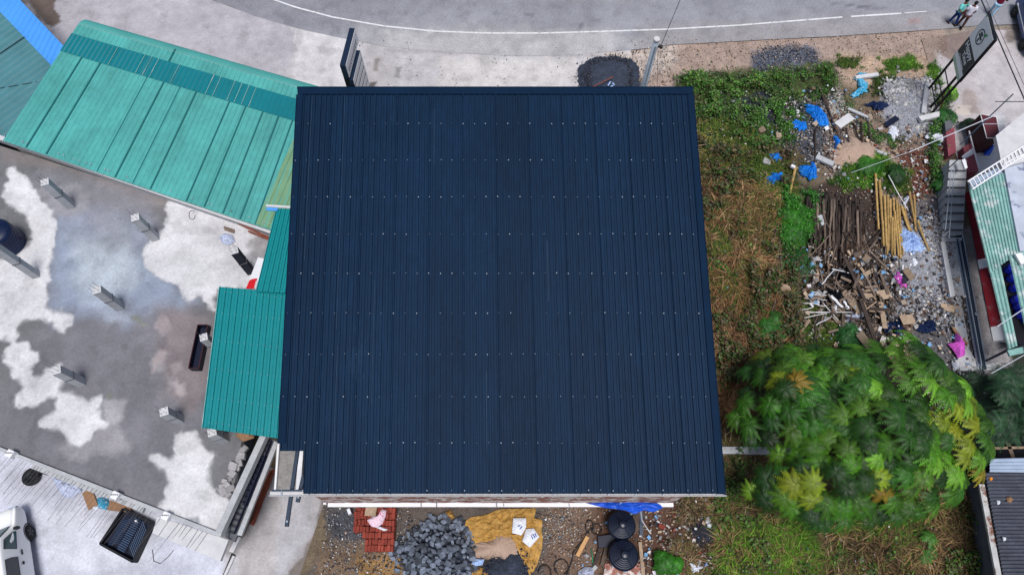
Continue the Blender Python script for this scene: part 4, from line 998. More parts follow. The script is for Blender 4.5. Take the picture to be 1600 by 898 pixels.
# ================================================================== PILES
def heap(name, poly, h, mat, label, cat, amp=.05, nsc=4, kind='stuff', rings=26, segs=110, seed=2, z0=0.0, edge=.12):
    o = crumple(name, poly, z0, h, amp, mat, rings=rings, segs=segs, nsc=nsc, seed=seed, edge=edge); o.data.shade_smooth(); return tag(o, label, cat, kind=kind)
heap('gravel_pile', [(902,118),(906,102),(922,92),(955,88),(985,92),(996,104),(1000,125),(1000,150),(950,165),(905,155)], .55, 'gravel', 'dark crushed gravel heap at the north edge of the navy roof', 'gravel', seed=3)
bits('gravel_stones', [([(900,120),(915,98),(955,87),(990,98),(1004,125),(1000,150),(900,150)], 1500, .02, .08, [drk, C(60,66,80), C(95,100,115), drk, gry], .02, None),
   ([(912,118),(930,98),(955,94),(980,100),(988,125),(985,148),(915,148)], 2600, .03, .08, [drk, C(50,56,70), C(95,100,115), C(70,76,90)], .40, None)], 'loose dark stones on and around the gravel heap', 'gravel')
m = MB(); m.tube([P(922,138,.75), P(958,120,.85)], .025, 6); tag(m.build('rusty_rod', 'rust_steel'), 'thin rust brown rod lying on the dark gravel heap', 'rod')
m = MB()
for (x1,y1,x2,y2) in ((950,134,954,128),(952,137,958,134),(957,130,960,133)): m.bar(P(x1,y1,.8), P(x2,y2,.82), .06, .04)
tag(m.build('plastic_scrap', 'paleblue_bag'), 'pale blue plastic scrap beside the rusty rod on the gravel heap', 'scrap')
heap('sand_pile', [(727,870),(735,850),(760,838),(790,826),(812,832),(822,850),(822,870),(800,880),(770,872),(740,876)], .45, 'sand', 'tan sand heap on the yellow tarpaulin', 'sand', amp=.02, nsc=3, seed=5)
heap('gravel_pile', [(755,884),(772,872),(788,864),(800,852),(814,858),(824,876),(828,930),(760,930)], .5, 'gravel', 'blue black gravel heap below the sand heap', 'gravel', seed=6)
bits('gravel_stones', [([(755,880),(790,860),(820,860),(830,930),(750,930)], 1800, .02, .08, [drk, C(50,60,80), C(70,80,100)], .25, None)], 'loose gravel around the blue black heap', 'gravel')
heap('rubble_mound', [(1378,165),(1395,140),(1430,132),(1455,150),(1460,190),(1440,212),(1405,215),(1385,195)], .14, 'gravel_light', 'pale broken stone mound between the white concrete posts', 'rubble', seed=8)
heap('rubble_mound', [(1385,360),(1420,340),(1465,345),(1480,400),(1475,470),(1430,480),(1395,440)], .06, 'gravel_light', 'spread of grey broken stone beside the stairs', 'rubble', seed=9)
heap('ash_heap', [(1082,815),(1100,806),(1122,812),(1130,830),(1120,848),(1092,848),(1080,835)], .12, 'ash', 'burnt ash heap beside the roof corner', 'ash', seed=10)
heap('soil_mound', [(1300,235),(1330,215),(1365,225),(1370,255),(1340,262),(1305,258)], .3, 'soil_plain' if 'soil_plain' in MATS else 'sand', 'low sandy soil mound with bamboo offcuts', 'soil', seed=12)
# ================================================================== YARD OBJECTS under the slab edge
tg = thing('tyre_wheel', 'black tyre with hub lying flat in the yard below the slab edge', 'tyre', P(52,745,0))
q = P(52,745,0); m = MB(); prof = [(.17,.02),(.30,.0),(.36,.05),(.37,.11),(.36,.17),(.30,.22),(.22,.22),(.19,.18)]
m.lathe(prof, q, 32); m.build('tyre', 'rubber', tg, smooth=True)
m = MB(); m.lathe([(.18,.08),(.185,.19),(.16,.195),(.14,.15),(.08,.16),(.06,.20),(.01,.21)], q, 24); m.build('hub', 'black', tg, smooth=True)
m = MB(); p4 = PP([(50,727),(72,730),(80,736),(74,742),(52,736)], .2); m.prism([(p.x,p.y) for p in p4], 0, .2); tag(m.build('black_crate', 'black'), 'black flat crate lying behind the tyre under the slab edge', 'crate')
tag(crumple('mesh_sack', [(80,738),(108,742),(130,755),(128,768),(112,778),(100,776),(90,762)], 0, .35, .10, 'mesh_sack', nsc=5), 'crumpled blue white checked sack in the yard under the reinforcing rods', 'sack')
m = MB(); m.bar(P(136,766,.05), P(146,792,.05), .38, .06); tag(m.build('cardboard_sheet', 'cardboard'), 'brown cardboard sheet beside the cyan bag in the yard', 'cardboard')
tag(crumple('plastic_bag', [(153,778),(166,774),(172,784),(168,796),(156,794)], 0, .25, .06, 'cyan_bag', nsc=7), 'cyan and white plastic bag between the two cardboard pieces', 'bag')
tag(crumple('paper_sheet', [(144,791),(153,789),(155,794),(147,797)], 0, .06, .02, 'white_bag', nsc=7), 'white paper scrap beside the cyan bag', 'paper')
m = MB(); m.bar(P(172,788,.12), P(206,792,.12), .42, .2); tag(m.build('cardboard_box', 'cardboard'), 'flattened brown cardboard box above the black steel tray', 'box')
by = thing('steel_tray', 'black open steel tray holding ribbed metal sheets in the yard', 'tray', P(205,838,0))
c4 = [P(199,796,0), P(243,818,0), P(215,878,0), P(164,850,0)]
m = MB(); 
for i in range(4):
    a_, b_ = c4[i], c4[(i+1)%4]; m.bar(a_+Vector((0,0,.18)), b_+Vector((0,0,.18)), .05, .36)
m.build('side', 'black', by)
m = MB(); m.prism([(p.x,p.y) for p in c4], .02, .06); m.build('floor_plate', 'navy_black', by)
m = MB()
for i in range(4):
    a_, b_ = c4[i], c4[(i+1)%4]; m.bar(a_+Vector((0,0,.37)), b_+Vector((0,0,.37)), .08, .03)
m.build('rim', 'black', by)
def bil(c, u, v): return c[0].lerp(c[1], u).lerp(c[3].lerp(c[2], u), v)
M('slate_slat', C(70,92,122), .5, .2, 6, metal=.2)
m = MB()
for i in range(16):
    v = .08+i*.055; m.bar(bil(c4,.44,v)+Vector((0,0,.28)), bil(c4,.66,v)+Vector((0,0,.28)), .035, .03)
m.build('grate', 'slate_slat', by)
m = MB()
for i in range(12):
    v = .2+i*.06; m.bar(bil(c4,.14,v+.1)+Vector((0,0,.2)), bil(c4,.40,v-.1)+Vector((0,0,.28)), .022, .02)
m.build('ribbed_sheet', 'slate_slat', by)
m = MB()
for i in range(12):
    v = .2+i*.06; m.bar(bil(c4,.70,v-.14)+Vector((0,0,.28)), bil(c4,.93,v+.06)+Vector((0,0,.2)), .022, .02)
m.build('ribbed_sheet', 'slate_slat', by)
m = MB(); q = bil(c4,.62,.12); m.tube([q+Vector((0,0,.42)), q+Vector((.02,.02,.6))], .04, 8); tag(m.build('plastic_bottle', 'white'), 'small white bottle standing on the grate of the black tray', 'bottle')
wr = [P(238,858,.02), P(240,876,.02), P(250,880,.02), P(262,870,.02), P(271,859,.02)]
m = MB(); m.tube(wr, .012, 5); tag(m.build('bent_wire', 'rebar'), 'thin bent wire lying on the yard beside the black tray', 'wire')
def blockchunk(name, px, py, s, z, rz, mat, label, cat, group, asp=(1,.8,.7)):
    bm = bmesh.new(); bmesh.ops.create_cube(bm, size=1.0)
    for v in bm.verts: v.co *= random.uniform(.82, 1.12)
    bmesh.ops.bevel(bm, geom=bm.edges[:], offset=.08, segments=1, affect='EDGES')
    me = bpy.data.meshes.new(name); bm.to_mesh(me); bm.free(); me.materials.append(MATS[mat])
    o = bpy.data.objects.new(name, me); link(o); q = P(px, py, z); o.location = (q.x, q.y, z+s*asp[2]*.45); o.scale = (s*asp[0], s*asp[1], s*asp[2])
    o.rotation_euler = (random.uniform(-.3,.3), random.uniform(-.3,.3), rz); ORG[o.name] = None; return tag(o, label, cat, group)
random.seed(5)
for px, py in ((350,768),(356,758),(362,764),(352,752),(360,748),(366,740),(368,728),(374,718),(379,712),(372,732),(364,733),(350,760),(358,772),(381,704),(376,724),(384,700)):
    blockchunk('concrete_chunk', px, py, random.uniform(.18,.36), 3.0, random.uniform(0,3), 'rubble', 'broken concrete chunk in the heap beside the long beam on the slab', 'concrete chunk', 'concrete chunks on the slab')
tag(crumple('rag_heap', [(368,672),(395,675),(398,684),(380,690),(370,682)], 3.0, .15, .06, 'cardboard', nsc=7), 'torn brown cardboard sticking out under the teal canopy', 'cardboard')
tag(crumple('plastic_sheet', [(343,372),(352,365),(364,368),(368,378),(358,384),(348,381)], 3.0, .2, .08, 'mesh_sack', nsc=7), 'crumpled grey blue plastic beside the wrapped column', 'plastic')
for i, (x1,y1,x2,y2) in enumerate(((350,355,366,360),(351,358,366,363))):
    m = MB(); m.bar(P(x1,y1,3.05), P(x2,y2,3.05), .09, .04); tag(m.build('wood_offcut', 'plank'), 'short brown wood offcut beside the plastic on the slab', 'offcut', 'wood offcuts on the slab')
m = MB(); lp = [P(300+4*math.cos(t)*(1.2), 336+7*math.sin(t), 3.02) for t in np.linspace(0, 5.6, 22)]; m.tube(lp, .012, 5); tag(m.build('wire_loop', 'rebar'), 'thin loop of wire lying on the bright dry slab', 'wire')
# ================================================================== CARS
def vehicle(name, label, cat, st, W, paint_m, glass_m, loc, heading, wheels, wr, panels, wind=None, lights=True, mirror=None):
    """st: stations (x, z_bottom, z_shoulder, z_roof, half_width_shoulder, half_width_roof)"""
    t = thing(name, label, cat, (0,0,0)); t.location = loc; t.rotation_euler = (0,0,heading)
    V = []; Fc = []; rings = []
    for (x, zb, zs, zr, hs, hr) in st:
        zm = zb+(zs-zb)*.45
        half = [(hs*.90, zb), (hs*.99, zb+.08), (hs, zm), (hs*.985, zs), ((hs+hr)/2, (zs+zr)/2+.02), (hr, zr-.09), (hr-.05, zr-.03), (hr-.16, zr), (0, zr+.025)]
        ring = [(y, z) for y, z in half]+[(-y, z) for y, z in half[-2::-1]]
        rings.append([Vector((x, y, z)) for y, z in ring])
    k_ = len(rings[0])
    for r_ in rings: V += r_
    for i in range(len(rings)-1):
        for j in range(k_): a_ = i*k_+j; b_ = i*k_+(j+1)%k_; Fc.append((a_, a_+k_, b_+k_, b_))
    Fc.append(tuple(range(k_))); Fc.append(tuple(range((len(rings)-1)*k_, len(rings)*k_))[::-1])
    me = mesh_obj('body', V, Fc, paint_m, t, local=True, smooth=True)
    md = me.modifiers.new('s', 'SUBSURF'); md.levels = 1; md.render_levels = 2
    bm_ = me.data
    for e_ in bm_.edges: pass
    def S(x, f, side, off=.012):
        for i in range(len(st)-1):
            x0, x1 = st[i][0], st[i+1][0]
            if min(x0,x1) <= x <= max(x0,x1):
                u = (x-x0)/(x1-x0) if x1 != x0 else 0; s_ = [st[i][j]*(1-u)+st[i+1][j]*u for j in range(6)]; break
        _, zb, zs, zr, hs, hr = s_; z0_, z1_ = zs, zr-.09
        return Vector((x, side*(hs*.985*(1-f)+hr*f+off), z0_*(1-f)+z1_*f))
    for (nm, x0, x1, f0, f1, sl_, gm) in panels:
        for side in (-1, 1):
            pts = [S(x0, f0, side), S(x0-.02, (f0+f1)/2, side), S(x0-sl_, f1, side), S(x1, f1, side), S(x1, f0, side)]
            if side > 0: pts = pts[::-1]
            mbb = MB(); n_ = Vector((0, side, .25)).normalized()*.012
            kk = len(pts); mbb.add([p_-n_ for p_ in pts]+[p_+n_*.5 for p_ in pts], [tuple(range(kk))[::-1], tuple(range(kk, 2*kk))]+[(i, (i+1)%kk, (i+1)%kk+kk, i+kk) for i in range(kk)])
            o = mbb.build('window', gm, t, local=True)
            m2 = MB(); fr = [p_+n_*.2 for p_ in pts]; m2.tube(fr+[fr[0]], .012, 5, cap=False); m2.build('window_frame', 'rubber', o, local=True)
    for (wx) in wheels:
        for side in (-1, 1):
            w_ = bpy.data.objects.new('wheel', None); link(w_, t); w_.location = (wx, side*(W/2-.06), wr); w_.rotation_euler = (PI/2, 0, 0)
            ORG[w_.name] = None
            m3 = MB(); m3.lathe([(wr*.62,-.1),(wr*.9,-.11),(wr,-.08),(wr,.08),(wr*.9,.11),(wr*.62,.1)], (0,0,0), 28); m3.build('tyre', 'rubber', w_, local=True, smooth=True)
            m3 = MB(); m3.lathe([(wr*.6,-.085),(wr*.6,.085),(wr*.5,.075),(wr*.18,.06),(wr*.1,.08),(.005,.082)], (0,0,0), 24); m3.lathe([(wr*.6,-.09),(.01,-.092)], (0,0,0), 24)
            for i in range(5):
                a_ = i*2*PI/5; m3.bar((math.cos(a_)*wr*.15, math.sin(a_)*wr*.15, .0), (math.cos(a_)*wr*.6, math.sin(a_)*wr*.6, 0), .05, .2)
            m3.build('rim', 'rim', w_, local=True)
            a3 = MB(); nseg = 14; arc = [Vector((wx+math.cos(a_)*(wr+.05), side*(W/2-.02), wr+math.sin(a_)*(wr+.05))) for a_ in np.linspace(-.2, PI+.2, nseg)]
            a3.tube(arc, .03, 6); a3.build('wheel_arch', 'black' if side else 'black', t, local=True)
    if wind:
        for nm, pts in wind:
            mbb = MB(); n_ = (Vector(pts[1])-Vector(pts[0])).cross(Vector(pts[2])-Vector(pts[0])).normalized()*.012
            if n_.z < 0: n_ = -n_
            kk = len(pts); mbb.add([Vector(p_)-n_ for p_ in pts]+[Vector(p_)+n_ for p_ in pts], [tuple(range(kk))[::-1], tuple(range(kk, 2*kk))]+[(i, (i+1)%kk, (i+1)%kk+kk, i+kk) for i in range(kk)])
            mbb.build(nm, glass_m, t, local=True)
    x0 = st[0][0]; hs0 = st[1][4]; zs0 = st[1][2]
    for side in (-1, 1):
        m4 = MB(); m4.box((x0-.06, side*(hs0-.22), zs0-.12), (.16,.3,.16)); bevel(m4.build('headlight', 'pale_steel', t, local=True), .03)
        if mirror:
            m4 = MB(); m4.box((mirror[0], side*(W/2+.08), mirror[1]), (.1,.16,.2)); m4.bar((mirror[0], side*(W/2-.06), mirror[1]-.05), (mirror[0], side*(W/2+.08), mirror[1]-.03), .04, .04); bevel(m4.build('side_mirror', 'black', t, local=True), .02)
    return t, S
g1, g2 = P(45,806,0), P(59,898,0); fw = (g1-g2).normalized(); hd_ = math.atan2(fw.y, fw.x)
side_r = Vector((fw.y, -fw.x, 0))
van_st = [(2.55,.35,.62,.66,.62,.50),(2.50,.30,.78,.86,.80,.66),(2.30,.26,.92,1.00,.84,.72),(1.85,.25,1.02,1.14,.85,.74),(1.62,.25,1.06,1.24,.85,.74),(1.18,.25,1.10,1.80,.85,.68),(.98,.25,1.12,1.92,.85,.69),(.6,.25,1.12,1.97,.85,.70),
          (0,.25,1.12,1.98,.85,.70),(-1.2,.25,1.12,1.98,.85,.70),(-2.2,.25,1.12,1.95,.84,.70),(-2.38,.28,1.1,1.86,.82,.66),(-2.42,.35,1.0,1.1,.78,.62)]
vc_ = g1+side_r*(-.72)-fw*2.2
vt, VS = vehicle('parked_van', 'white van parked in the concrete yard with its right front wheel turned out', 'van', van_st, 1.70, 'white_car', 'glass_teal', (vc_.x, vc_.y, 0), hd_, (1.45,-1.45), .31,
    [('window', 1.42, .72, .14, .90, .34, 'glass_teal'), ('window', .40, -.62, .14, .90, .10, 'glass_dark'), ('window', -.80, -1.9, .14, .90, .0, 'glass_dark')],
    [('windscreen', [(1.66,.70,1.27),(1.66,-.70,1.27),(1.20,-.60,1.82),(1.20,.60,1.82)])], mirror=(1.5, 1.22))
m = MB()
for side in (-1,):
    m.box((.60, side*.862, .98), (.20,.03,.05))
m.build('door_handle', 'black', vt, local=True)
m = MB(); m.box((.18, -.862, .98), (.12,.03,.07)); m.build('door_handle', 'black', vt, local=True)
m = MB(); m.bar((1.58,.1,1.33), (1.28,.45,1.70), .03, .03); m.bar((1.60,-.45,1.32), (1.36,-.1,1.60), .03, .03); m.build('wiper', 'rubber', vt, local=True)
m = MB(); m.box((1.36,.1,1.6), (.05,.16,.05)); m.box((1.36,-.25,1.6), (.07,.1,.07)); m.build('dashboard_item', 'white', vt, local=True)
car_st = [(2.0,.35,.52,.56,.55,.45),(1.95,.28,.66,.72,.74,.6),(1.5,.25,.80,.88,.80,.64),(.9,.25,.86,.96,.81,.64),(.35,.25,.90,1.30,.81,.58),(.1,.25,.92,1.40,.81,.58),(-.6,.25,.92,1.44,.81,.58),(-1.2,.25,.92,1.34,.80,.56),(-1.6,.26,.9,1.05,.78,.6),(-1.9,.3,.8,.84,.74,.56),(-1.96,.36,.6,.64,.66,.5)]
cq = P(1590,46,0); hq = math.atan2(P(1597,68,0).y-P(1588,30,0).y, P(1597,68,0).x-P(1588,30,0).x)
fwd = Vector((math.cos(hq), math.sin(hq), 0)); lf_ = Vector((-fwd.y, fwd.x, 0))
cc_ = cq+lf_*.62+fwd*.2
if cc_.x < cq.x: cc_ = cq-lf_*.62
ct, _ = vehicle('parked_car', 'dark blue car parked beside the road at the right edge of the photo', 'car', car_st, 1.62, 'blue_car', 'glass_dark', (cc_.x, cc_.y, 0), hq, (1.25,-1.2), .29,
    [('window', .45, -.3, .12, .88, .22, 'glass_dark'), ('window', -.36, -1.15, .12, .88, .0, 'glass_dark')],
    [('windscreen', [(.92,.58,.99),(.92,-.58,.99),(.40,-.50,1.33),(.40,.50,1.33)])], mirror=(.75,.95))
m = MB()
for s in (-1, 1): m.box((0, s*.80, .62), (3.0,.04,.05))
m.build('side_trim', 'sign_white', ct, local=True)
m = MB(); m.box((-.1,.2,1.452), (.5,.4,.02)); m.build('seat_patch', 'orange', ct, local=True)  # orange patch on the roof stands for the seat inside the cabin
# ================================================================== PEOPLE
def person(label, loc, rz, shirt, trous, lean=0.06, arm='down', stride=.14, sc=1.0, head_dn=.02, collar=True):
    root = thing('person', label, 'person', (0,0,0)); root.location = loc; root.rotation_euler = (lean, 0, rz); root.scale = (sc, sc, sc)
    def skin(name, verts, edges, rad, mat, par, rootv=0, lv=2):
        me = bpy.data.meshes.new(name); me.from_pydata(verts, edges, []); o = bpy.data.objects.new(name, me); link(o, par); ORG[o.name] = None
        s = o.modifiers.new('skin', 'SKIN'); s.use_smooth_shade = True
        for i, r_ in enumerate(rad):
            me.skin_vertices[0].data[i].radius = (r_, r_) if not isinstance(r_, tuple) else r_
        me.skin_vertices[0].data[rootv].use_root = True
        u = o.modifiers.new('sub', 'SUBSURF'); u.levels = 1; u.render_levels = lv; me.materials.append(MATS[mat]); return o
    # facing -y
    hipz, kz, az = .90, .49, .07; f = stride
    V = [(0,0,.95),(0,0,1.12),(0,-.005,1.30),(0,0,1.43),(0,-.01,1.52),(0,-.03,1.60),(0,-.035,1.67)]
    Rr = [(.15,.11),(.13,.10),(.16,.11),(.09,.07),(.05,.05),(.078,.088),(.07,.08)]
    E = [(0,1),(1,2),(2,3),(3,4),(4,5),(5,6)]
    feet = []; hands = []
    for sgn in (-1, 1):
        n_ = len(V); fo = f*sgn
        V += [(.09*sgn,0,hipz),(.10*sgn,-fo*.5,kz),(.10*sgn,-fo,az+.02),(.105*sgn,-fo-.14,.04)]; Rr += [.085,.055,.038,(.038,.03)]
        E += [(0,n_),(n_,n_+1),(n_+1,n_+2),(n_+2,n_+3)]
        n_ = len(V)
        if arm == 'hips': sh_, el, wr_ = (.19*sgn,0,1.40),(.34*sgn,.10,1.16),(.20*sgn,-.02,.98)
        elif arm == 'back': sh_, el, wr_ = (.19*sgn,0,1.40),(.30*sgn,.14,1.15),(.06*sgn,.16,1.0)
        elif arm == 'front': sh_, el, wr_ = (.19*sgn,0,1.40),(.27*sgn,-.02,1.14),(.12*sgn,-.24,1.10)
        else: sh_, el, wr_ = (.19*sgn,0,1.40),(.25*sgn,.03,1.12),(.26*sgn,-.06+.08*sgn,.87)
        V += [sh_, el, wr_]; Rr += [.055,.042,.028]; E += [(2,n_),(n_,n_+1),(n_+1,n_+2)]
        d_ = (Vector(wr_)-Vector(el)).normalized(); pz = Vector(wr_)+d_*.07; V.append(tuple(pz)); Rr.append((.034,.016)); E.append((n_+2,n_+3))
        x_ = d_.cross(Vector((0,1,0))).normalized(); hands.append((pz, d_, x_))
    body = skin('body', V, E, Rr, 'skin', root)
    m = MB()
    for pz, d_, x_ in hands:
        for i_, l_ in enumerate((.065,.075,.08,.068)):
            o0 = pz+x_*(i_-1.5)*.018; m.tube([o0, o0+d_*l_*.55, o0+d_*l_+Vector((0,-.015,-.005))], [.009,.008,.006], 6)
        m.tube([pz-d_*.03-x_*.03, pz-d_*.0-x_*.055, pz+d_*.025-x_*.06], [.011,.009,.007], 6)
    m.build('finger', 'skin', root, local=True, smooth=True)
    V = [(0,0,.84),(0,0,1.0),(0,0,1.14),(0,-.005,1.30),(0,0,1.42)]; Rr = [(.19,.15),(.18,.14),(.17,.135),(.195,.145),(.11,.095)]; E = [(0,1),(1,2),(2,3),(3,4)]
    for sgn in (-1, 1):
        n_ = len(V)
        el = {'hips':(.31*sgn,.08,1.22),'back':(.28*sgn,.11,1.2),'front':(.26*sgn,-.01,1.2),'down':(.24*sgn,.02,1.18)}[arm]
        V += [(.185*sgn,0,1.38), el]; Rr += [.085,.078]; E += [(3,n_),(n_,n_+1)]
    skin('shirt', V, E, Rr, shirt, root)
    V = [(0,0,.93)]; Rr = [(.165,.125)]; E = []
    for sgn in (-1, 1):
        n_ = len(V); fo = f*sgn; V += [(.095*sgn,0,.84),(.10*sgn,-fo*.5,kz),(.10*sgn,-fo,.13)]; Rr += [.102,.075,.06]; E += [(0,n_),(n_,n_+1),(n_+1,n_+2)]
    skin('trousers', V, E, Rr, trous, root)
    m = MB(); m.lathe([(.083,-.01),(.098,.03),(.098,.07),(.08,.115),(.045,.14),(.005,.147)], (0,-.012,1.60), 20); m.build('hair', 'hair', root, local=True, smooth=True)
    m = MB()
    for sgn in (-1, 1): m.lathe([(.006,-.012),(.016,0),(.006,.02)], (.092*sgn,-.03,1.60), 8)
    m.lathe([(.014,-.01),(.012,.01),(.004,.03)], (0,-.118,1.585), 8); m.build('ear', 'skin', root, local=True, smooth=True)
    m = MB()
    for sgn in (-1, 1): m.lathe([(.004,-.008),(.010,0),(.004,.008)], (.034*sgn,-.108,1.61), 8)
    m.bar((-.025,-.11,1.55), (.025,-.11,1.55), .012, .008); m.build('eye', 'hair', root, local=True)
    m = MB()
    for sgn in (-1, 1): m.box((.103*sgn, -f*sgn-.05, .035), (.09,.26,.06))
    bevel(m.build('shoe', 'rubber', root, local=True), .02)
    return root
f1 = P(1486,39,0); f2 = P(1498,43,0); f3 = P(1545,25,0)
person('person in a mint green shirt and blue jeans standing at the road edge', (f1.x, f1.y, 0), R(200), 'shirt_mint', 'jeans', arm='back', stride=.16, sc=1.0)
person('person in a white shirt and brown trousers standing close beside the mint green shirt', (f2.x, f2.y, 0), R(170), 'shirt_white', 'trousers_brown', arm='down', stride=.12, sc=1.0)
person('person in a dark red shirt and pale trousers on the road', (f3.x, f3.y, 0), R(140), 'shirt_maroon', 'trousers_pale', arm='front', stride=.2, sc=1.0)
# ================================================================== SHOP SIGN ON POSTS
hs = thing('shop_sign', 'tall shop sign board with an oval logo and dark lettered band on black posts', 'sign', P(1466,170,0))
zb, zt_ = 2.6, 5.4
# board: south end and north end in plan, from the pixel positions of its lower edge
pS = P(1496,129,zb); pN = P(1488,89,zb); ax = (pS-pN); ax.z = 0; Lw = ax.length; ax.normalize(); nw = Vector((ax.y, -ax.x, 0))
if nw.x > 0: nw = -nw          # the face looks west
def SB(s, z, o=0.0): return Vector((pN.x, pN.y, 0))+ax*s+nw*o+Vector((0,0,z))
def sbox(m, s0, s1, z0_, z1_, o0, o1):
    m.add([SB(s, z, o) for s in (s0, s1) for z in (z0_, z1_) for o in (o0, o1)], [(0,1,3,2),(4,6,7,5),(0,4,5,1),(2,3,7,6),(0,2,6,4),(1,5,7,3)])
Hh = zt_-zb
m = MB(); sbox(m, 0, Lw, zb, zt_, -.16, 0); bevel(m.build('board', 'sign_black', hs), .01)
m = MB(); sbox(m, .03, Lw-.03, zb+.03, zt_-.03, .002, .008); m.build('face_panel', 'sign_white', hs)
m = MB(); sbox(m, .03, Lw-.03, zb+Hh*.17, zb+Hh*.50, .010, .013); m.build('name_band', 'sign_dark', hs)
m = MB(); sbox(m, .03, Lw-.03, zb+.03, zb+Hh*.075, .010, .013); sbox(m, .03, .18, zt_-.12, zt_+.01, .010, .013); m.build('green_strip', 'sign_green', hs)
def text(body, s, z, size, mat, par, o=.018, sx=1.0, rot=0, name='lettering'):
    cu_ = bpy.data.curves.new(name, 'FONT'); cu_.body = body; cu_.size = size; cu_.align_x = 'CENTER'; cu_.align_y = 'CENTER'; cu_.extrude = .003; cu_.offset = size*.008
    cu_.materials.append(MATS[mat]); t = bpy.data.objects.new(name, cu_); link(t, par)
    right = ax; upv = Vector((0,0,1)); nn_ = right.cross(upv)
    if nn_.dot(nw) < 0: right = -right; nn_ = -nn_
    Mx = Matrix((right, upv, nn_)).transposed().to_4x4(); Mx = Mx @ Matrix.Diagonal((sx,1,1,1))
    bpy.context.view_layer.update(); me_ = bpy.data.meshes.new_from_object(t.evaluated_get(bpy.context.evaluated_depsgraph_get()))
    bpy.data.objects.remove(t); t = bpy.data.objects.new(name, me_); link(t, par); t.matrix_basis = Matrix.Translation(SB(s, z, o)-ORG[par.name]) @ Mx; ORG[t.name] = None; return t
text('Happy', Lw*.46, zb+Hh*.42, .44, 'sign_white', hs); text('Time', Lw*.52, zb+Hh*.285, .36, 'sign_white', hs)
text('Cakes & Bakes', Lw*.5, zb+Hh*.19, .17, 'sign_white', hs); 
# oval logo with a small green leaf
m = MB(); cx, cz = Lw*.45, zb+Hh*.74; n_ = 36
V = []; 
for i in range(n_):
    a_ = 2*PI*i/n_; V += [SB(cx+math.cos(a_)*.36, cz+math.sin(a_)*.36, .02), SB(cx+math.cos(a_)*.30, cz+math.sin(a_)*.30, .02)]
m.add(V, [(2*i, 2*((i+1)%n_), 2*((i+1)%n_)+1, 2*i+1) for i in range(n_)])
sbox(m, cx-.22, cx+.22, cz-.05, cz+.05, .014, .02); sbox(m, cx-.05, cx+.05, cz-.26, cz-.08, .014, .02); sbox(m, cx-.16, cx+.10, cz+.08, cz+.20, .014, .02)
m.build('logo', 'sign_dark', hs)
m = MB(); m.add([SB(cx+.12,cz+.22,.024), SB(cx+.30,cz+.28,.024), SB(cx+.42,cz+.46,.024), SB(cx+.22,cz+.42,.024)], [(0,1,2,3)]); m.build('logo_leaf', 'logo_green', hs)
for s in (.06, Lw-.45, Lw-.06):
    m = MB(); m.bar(SB(s, 0, -.08), SB(s, zb+.05, -.08), .09, .09, up=nw); m.build('post', 'sign_black', hs)
m = MB()
for z in (.6, 1.2, 1.8): m.bar(SB(.06, z, -.08), SB(Lw-.06, z, -.08), .04, .04)
m.build('cross_bar', 'sign_black', hs)
m = MB()
for s in (.2, .5): m.bar(SB(Lw-.1-s, 0, -.5), SB(Lw-.1-s, 1.6, -.2), .03, .03, up=nw)
m.build('brace', 'rust_steel', hs)
# ================================================================== RIGHT-HAND SHOP, STAIRS, CANOPY
rb = thing('roadside_shop', 'roadside shop with red wall, pale teal canopy and grey roofs at the right edge', 'building', (P(1590,400,0).x, P(1590,400,0).y, 0))
zc = 2.7
def plate(name, pts, z, mat, th=.12, parent=None):
    pts = PP(pts, z); m = MB(); m.prism([(p.x, p.y) for p in pts], z-th, z); return m.build(name, mat, parent)
# red wall strip
wl0, wl1 = P(1507,302,0), P(1551,528,0); d = (wl1-wl0).normalized(); e = Vector((-d.y, d.x, 0)); e = e if e.x > 0 else -e
def wallseg(name, t0, t1, mat, z0_=0, z1_=2.3, off=0.0, th=.2):
    a_, b_ = wl0.lerp(wl1, t0), wl0.lerp(wl1, t1); m = MB(); m.bar(a_+e*(th/2+off)+Vector((0,0,(z0_+z1_)/2)), b_+e*(th/2+off)+Vector((0,0,(z0_+z1_)/2)), th, z1_-z0_); return m.build(name, mat, rb)
M('red_plinth', C(152,44,58), .8, .2, 2, fine=.15, wear_glint=(C(150,105,110), 2.5, .58))
def slope(name, t0, t1, mat):       # a battered plinth: painted face that leans back, as seen from above
    a_, b_ = wl0.lerp(wl1, t0), wl0.lerp(wl1, t1); m = MB()
    V = [a_, b_, b_+e*.75+Vector((0,0,.85)), a_+e*.75+Vector((0,0,.85)), a_+e*.8, b_+e*.8]
    m.add(V, [(0,1,2,3),(3,2,5,4),(0,3,4),(1,5,2),(0,4,5,1)]); return m.build(name, mat, rb)
slope('plinth', .0, .485, 'red_plinth'); slope('plinth_band', .4855, .548, 'white'); slope('plinth', .5485, .93, 'red_plinth'); slope('plinth_base', .9305, 1.02, 'white')
wallseg('wall', 0, 1.0, 'plain_wall', 0, 2.4, .80)
# canopy sheets
zz0, zz1 = 2.9, 2.6
c1 = [P(1513,292,zz1), P(1569,270,zz0), P(1592,395,zz0), P(1546,427,zz1)]
ribbed('canopy_sheet', c1[0], c1[1], c1[3], c1[2], 11, [(0,0),(.2,.05),(.4,.05),(.6,0)], 'pale_teal', rb, nv=2)
c2 = [P(1546,424,zz1-.06), P(1563,412,zz1-.02), P(1590,540,zz1-.02), P(1575,546,zz1-.06)]
ribbed('canopy_sheet', c2[0], c2[1], c2[3], c2[2], 3, [(0,0),(.2,.05),(.4,.05),(.6,0)], 'pale_teal', rb, nv=2)
c3 = [P(1576,400,zz0-.04), P(1606,388,zz0), P(1640,560,zz0), P(1612,560,zz0-.04)]
ribbed('canopy_sheet', c3[0], c3[1], c3[3], c3[2], 5, [(0,0),(.2,.05),(.4,.05),(.6,0)], 'pale_teal', rb, nv=2)
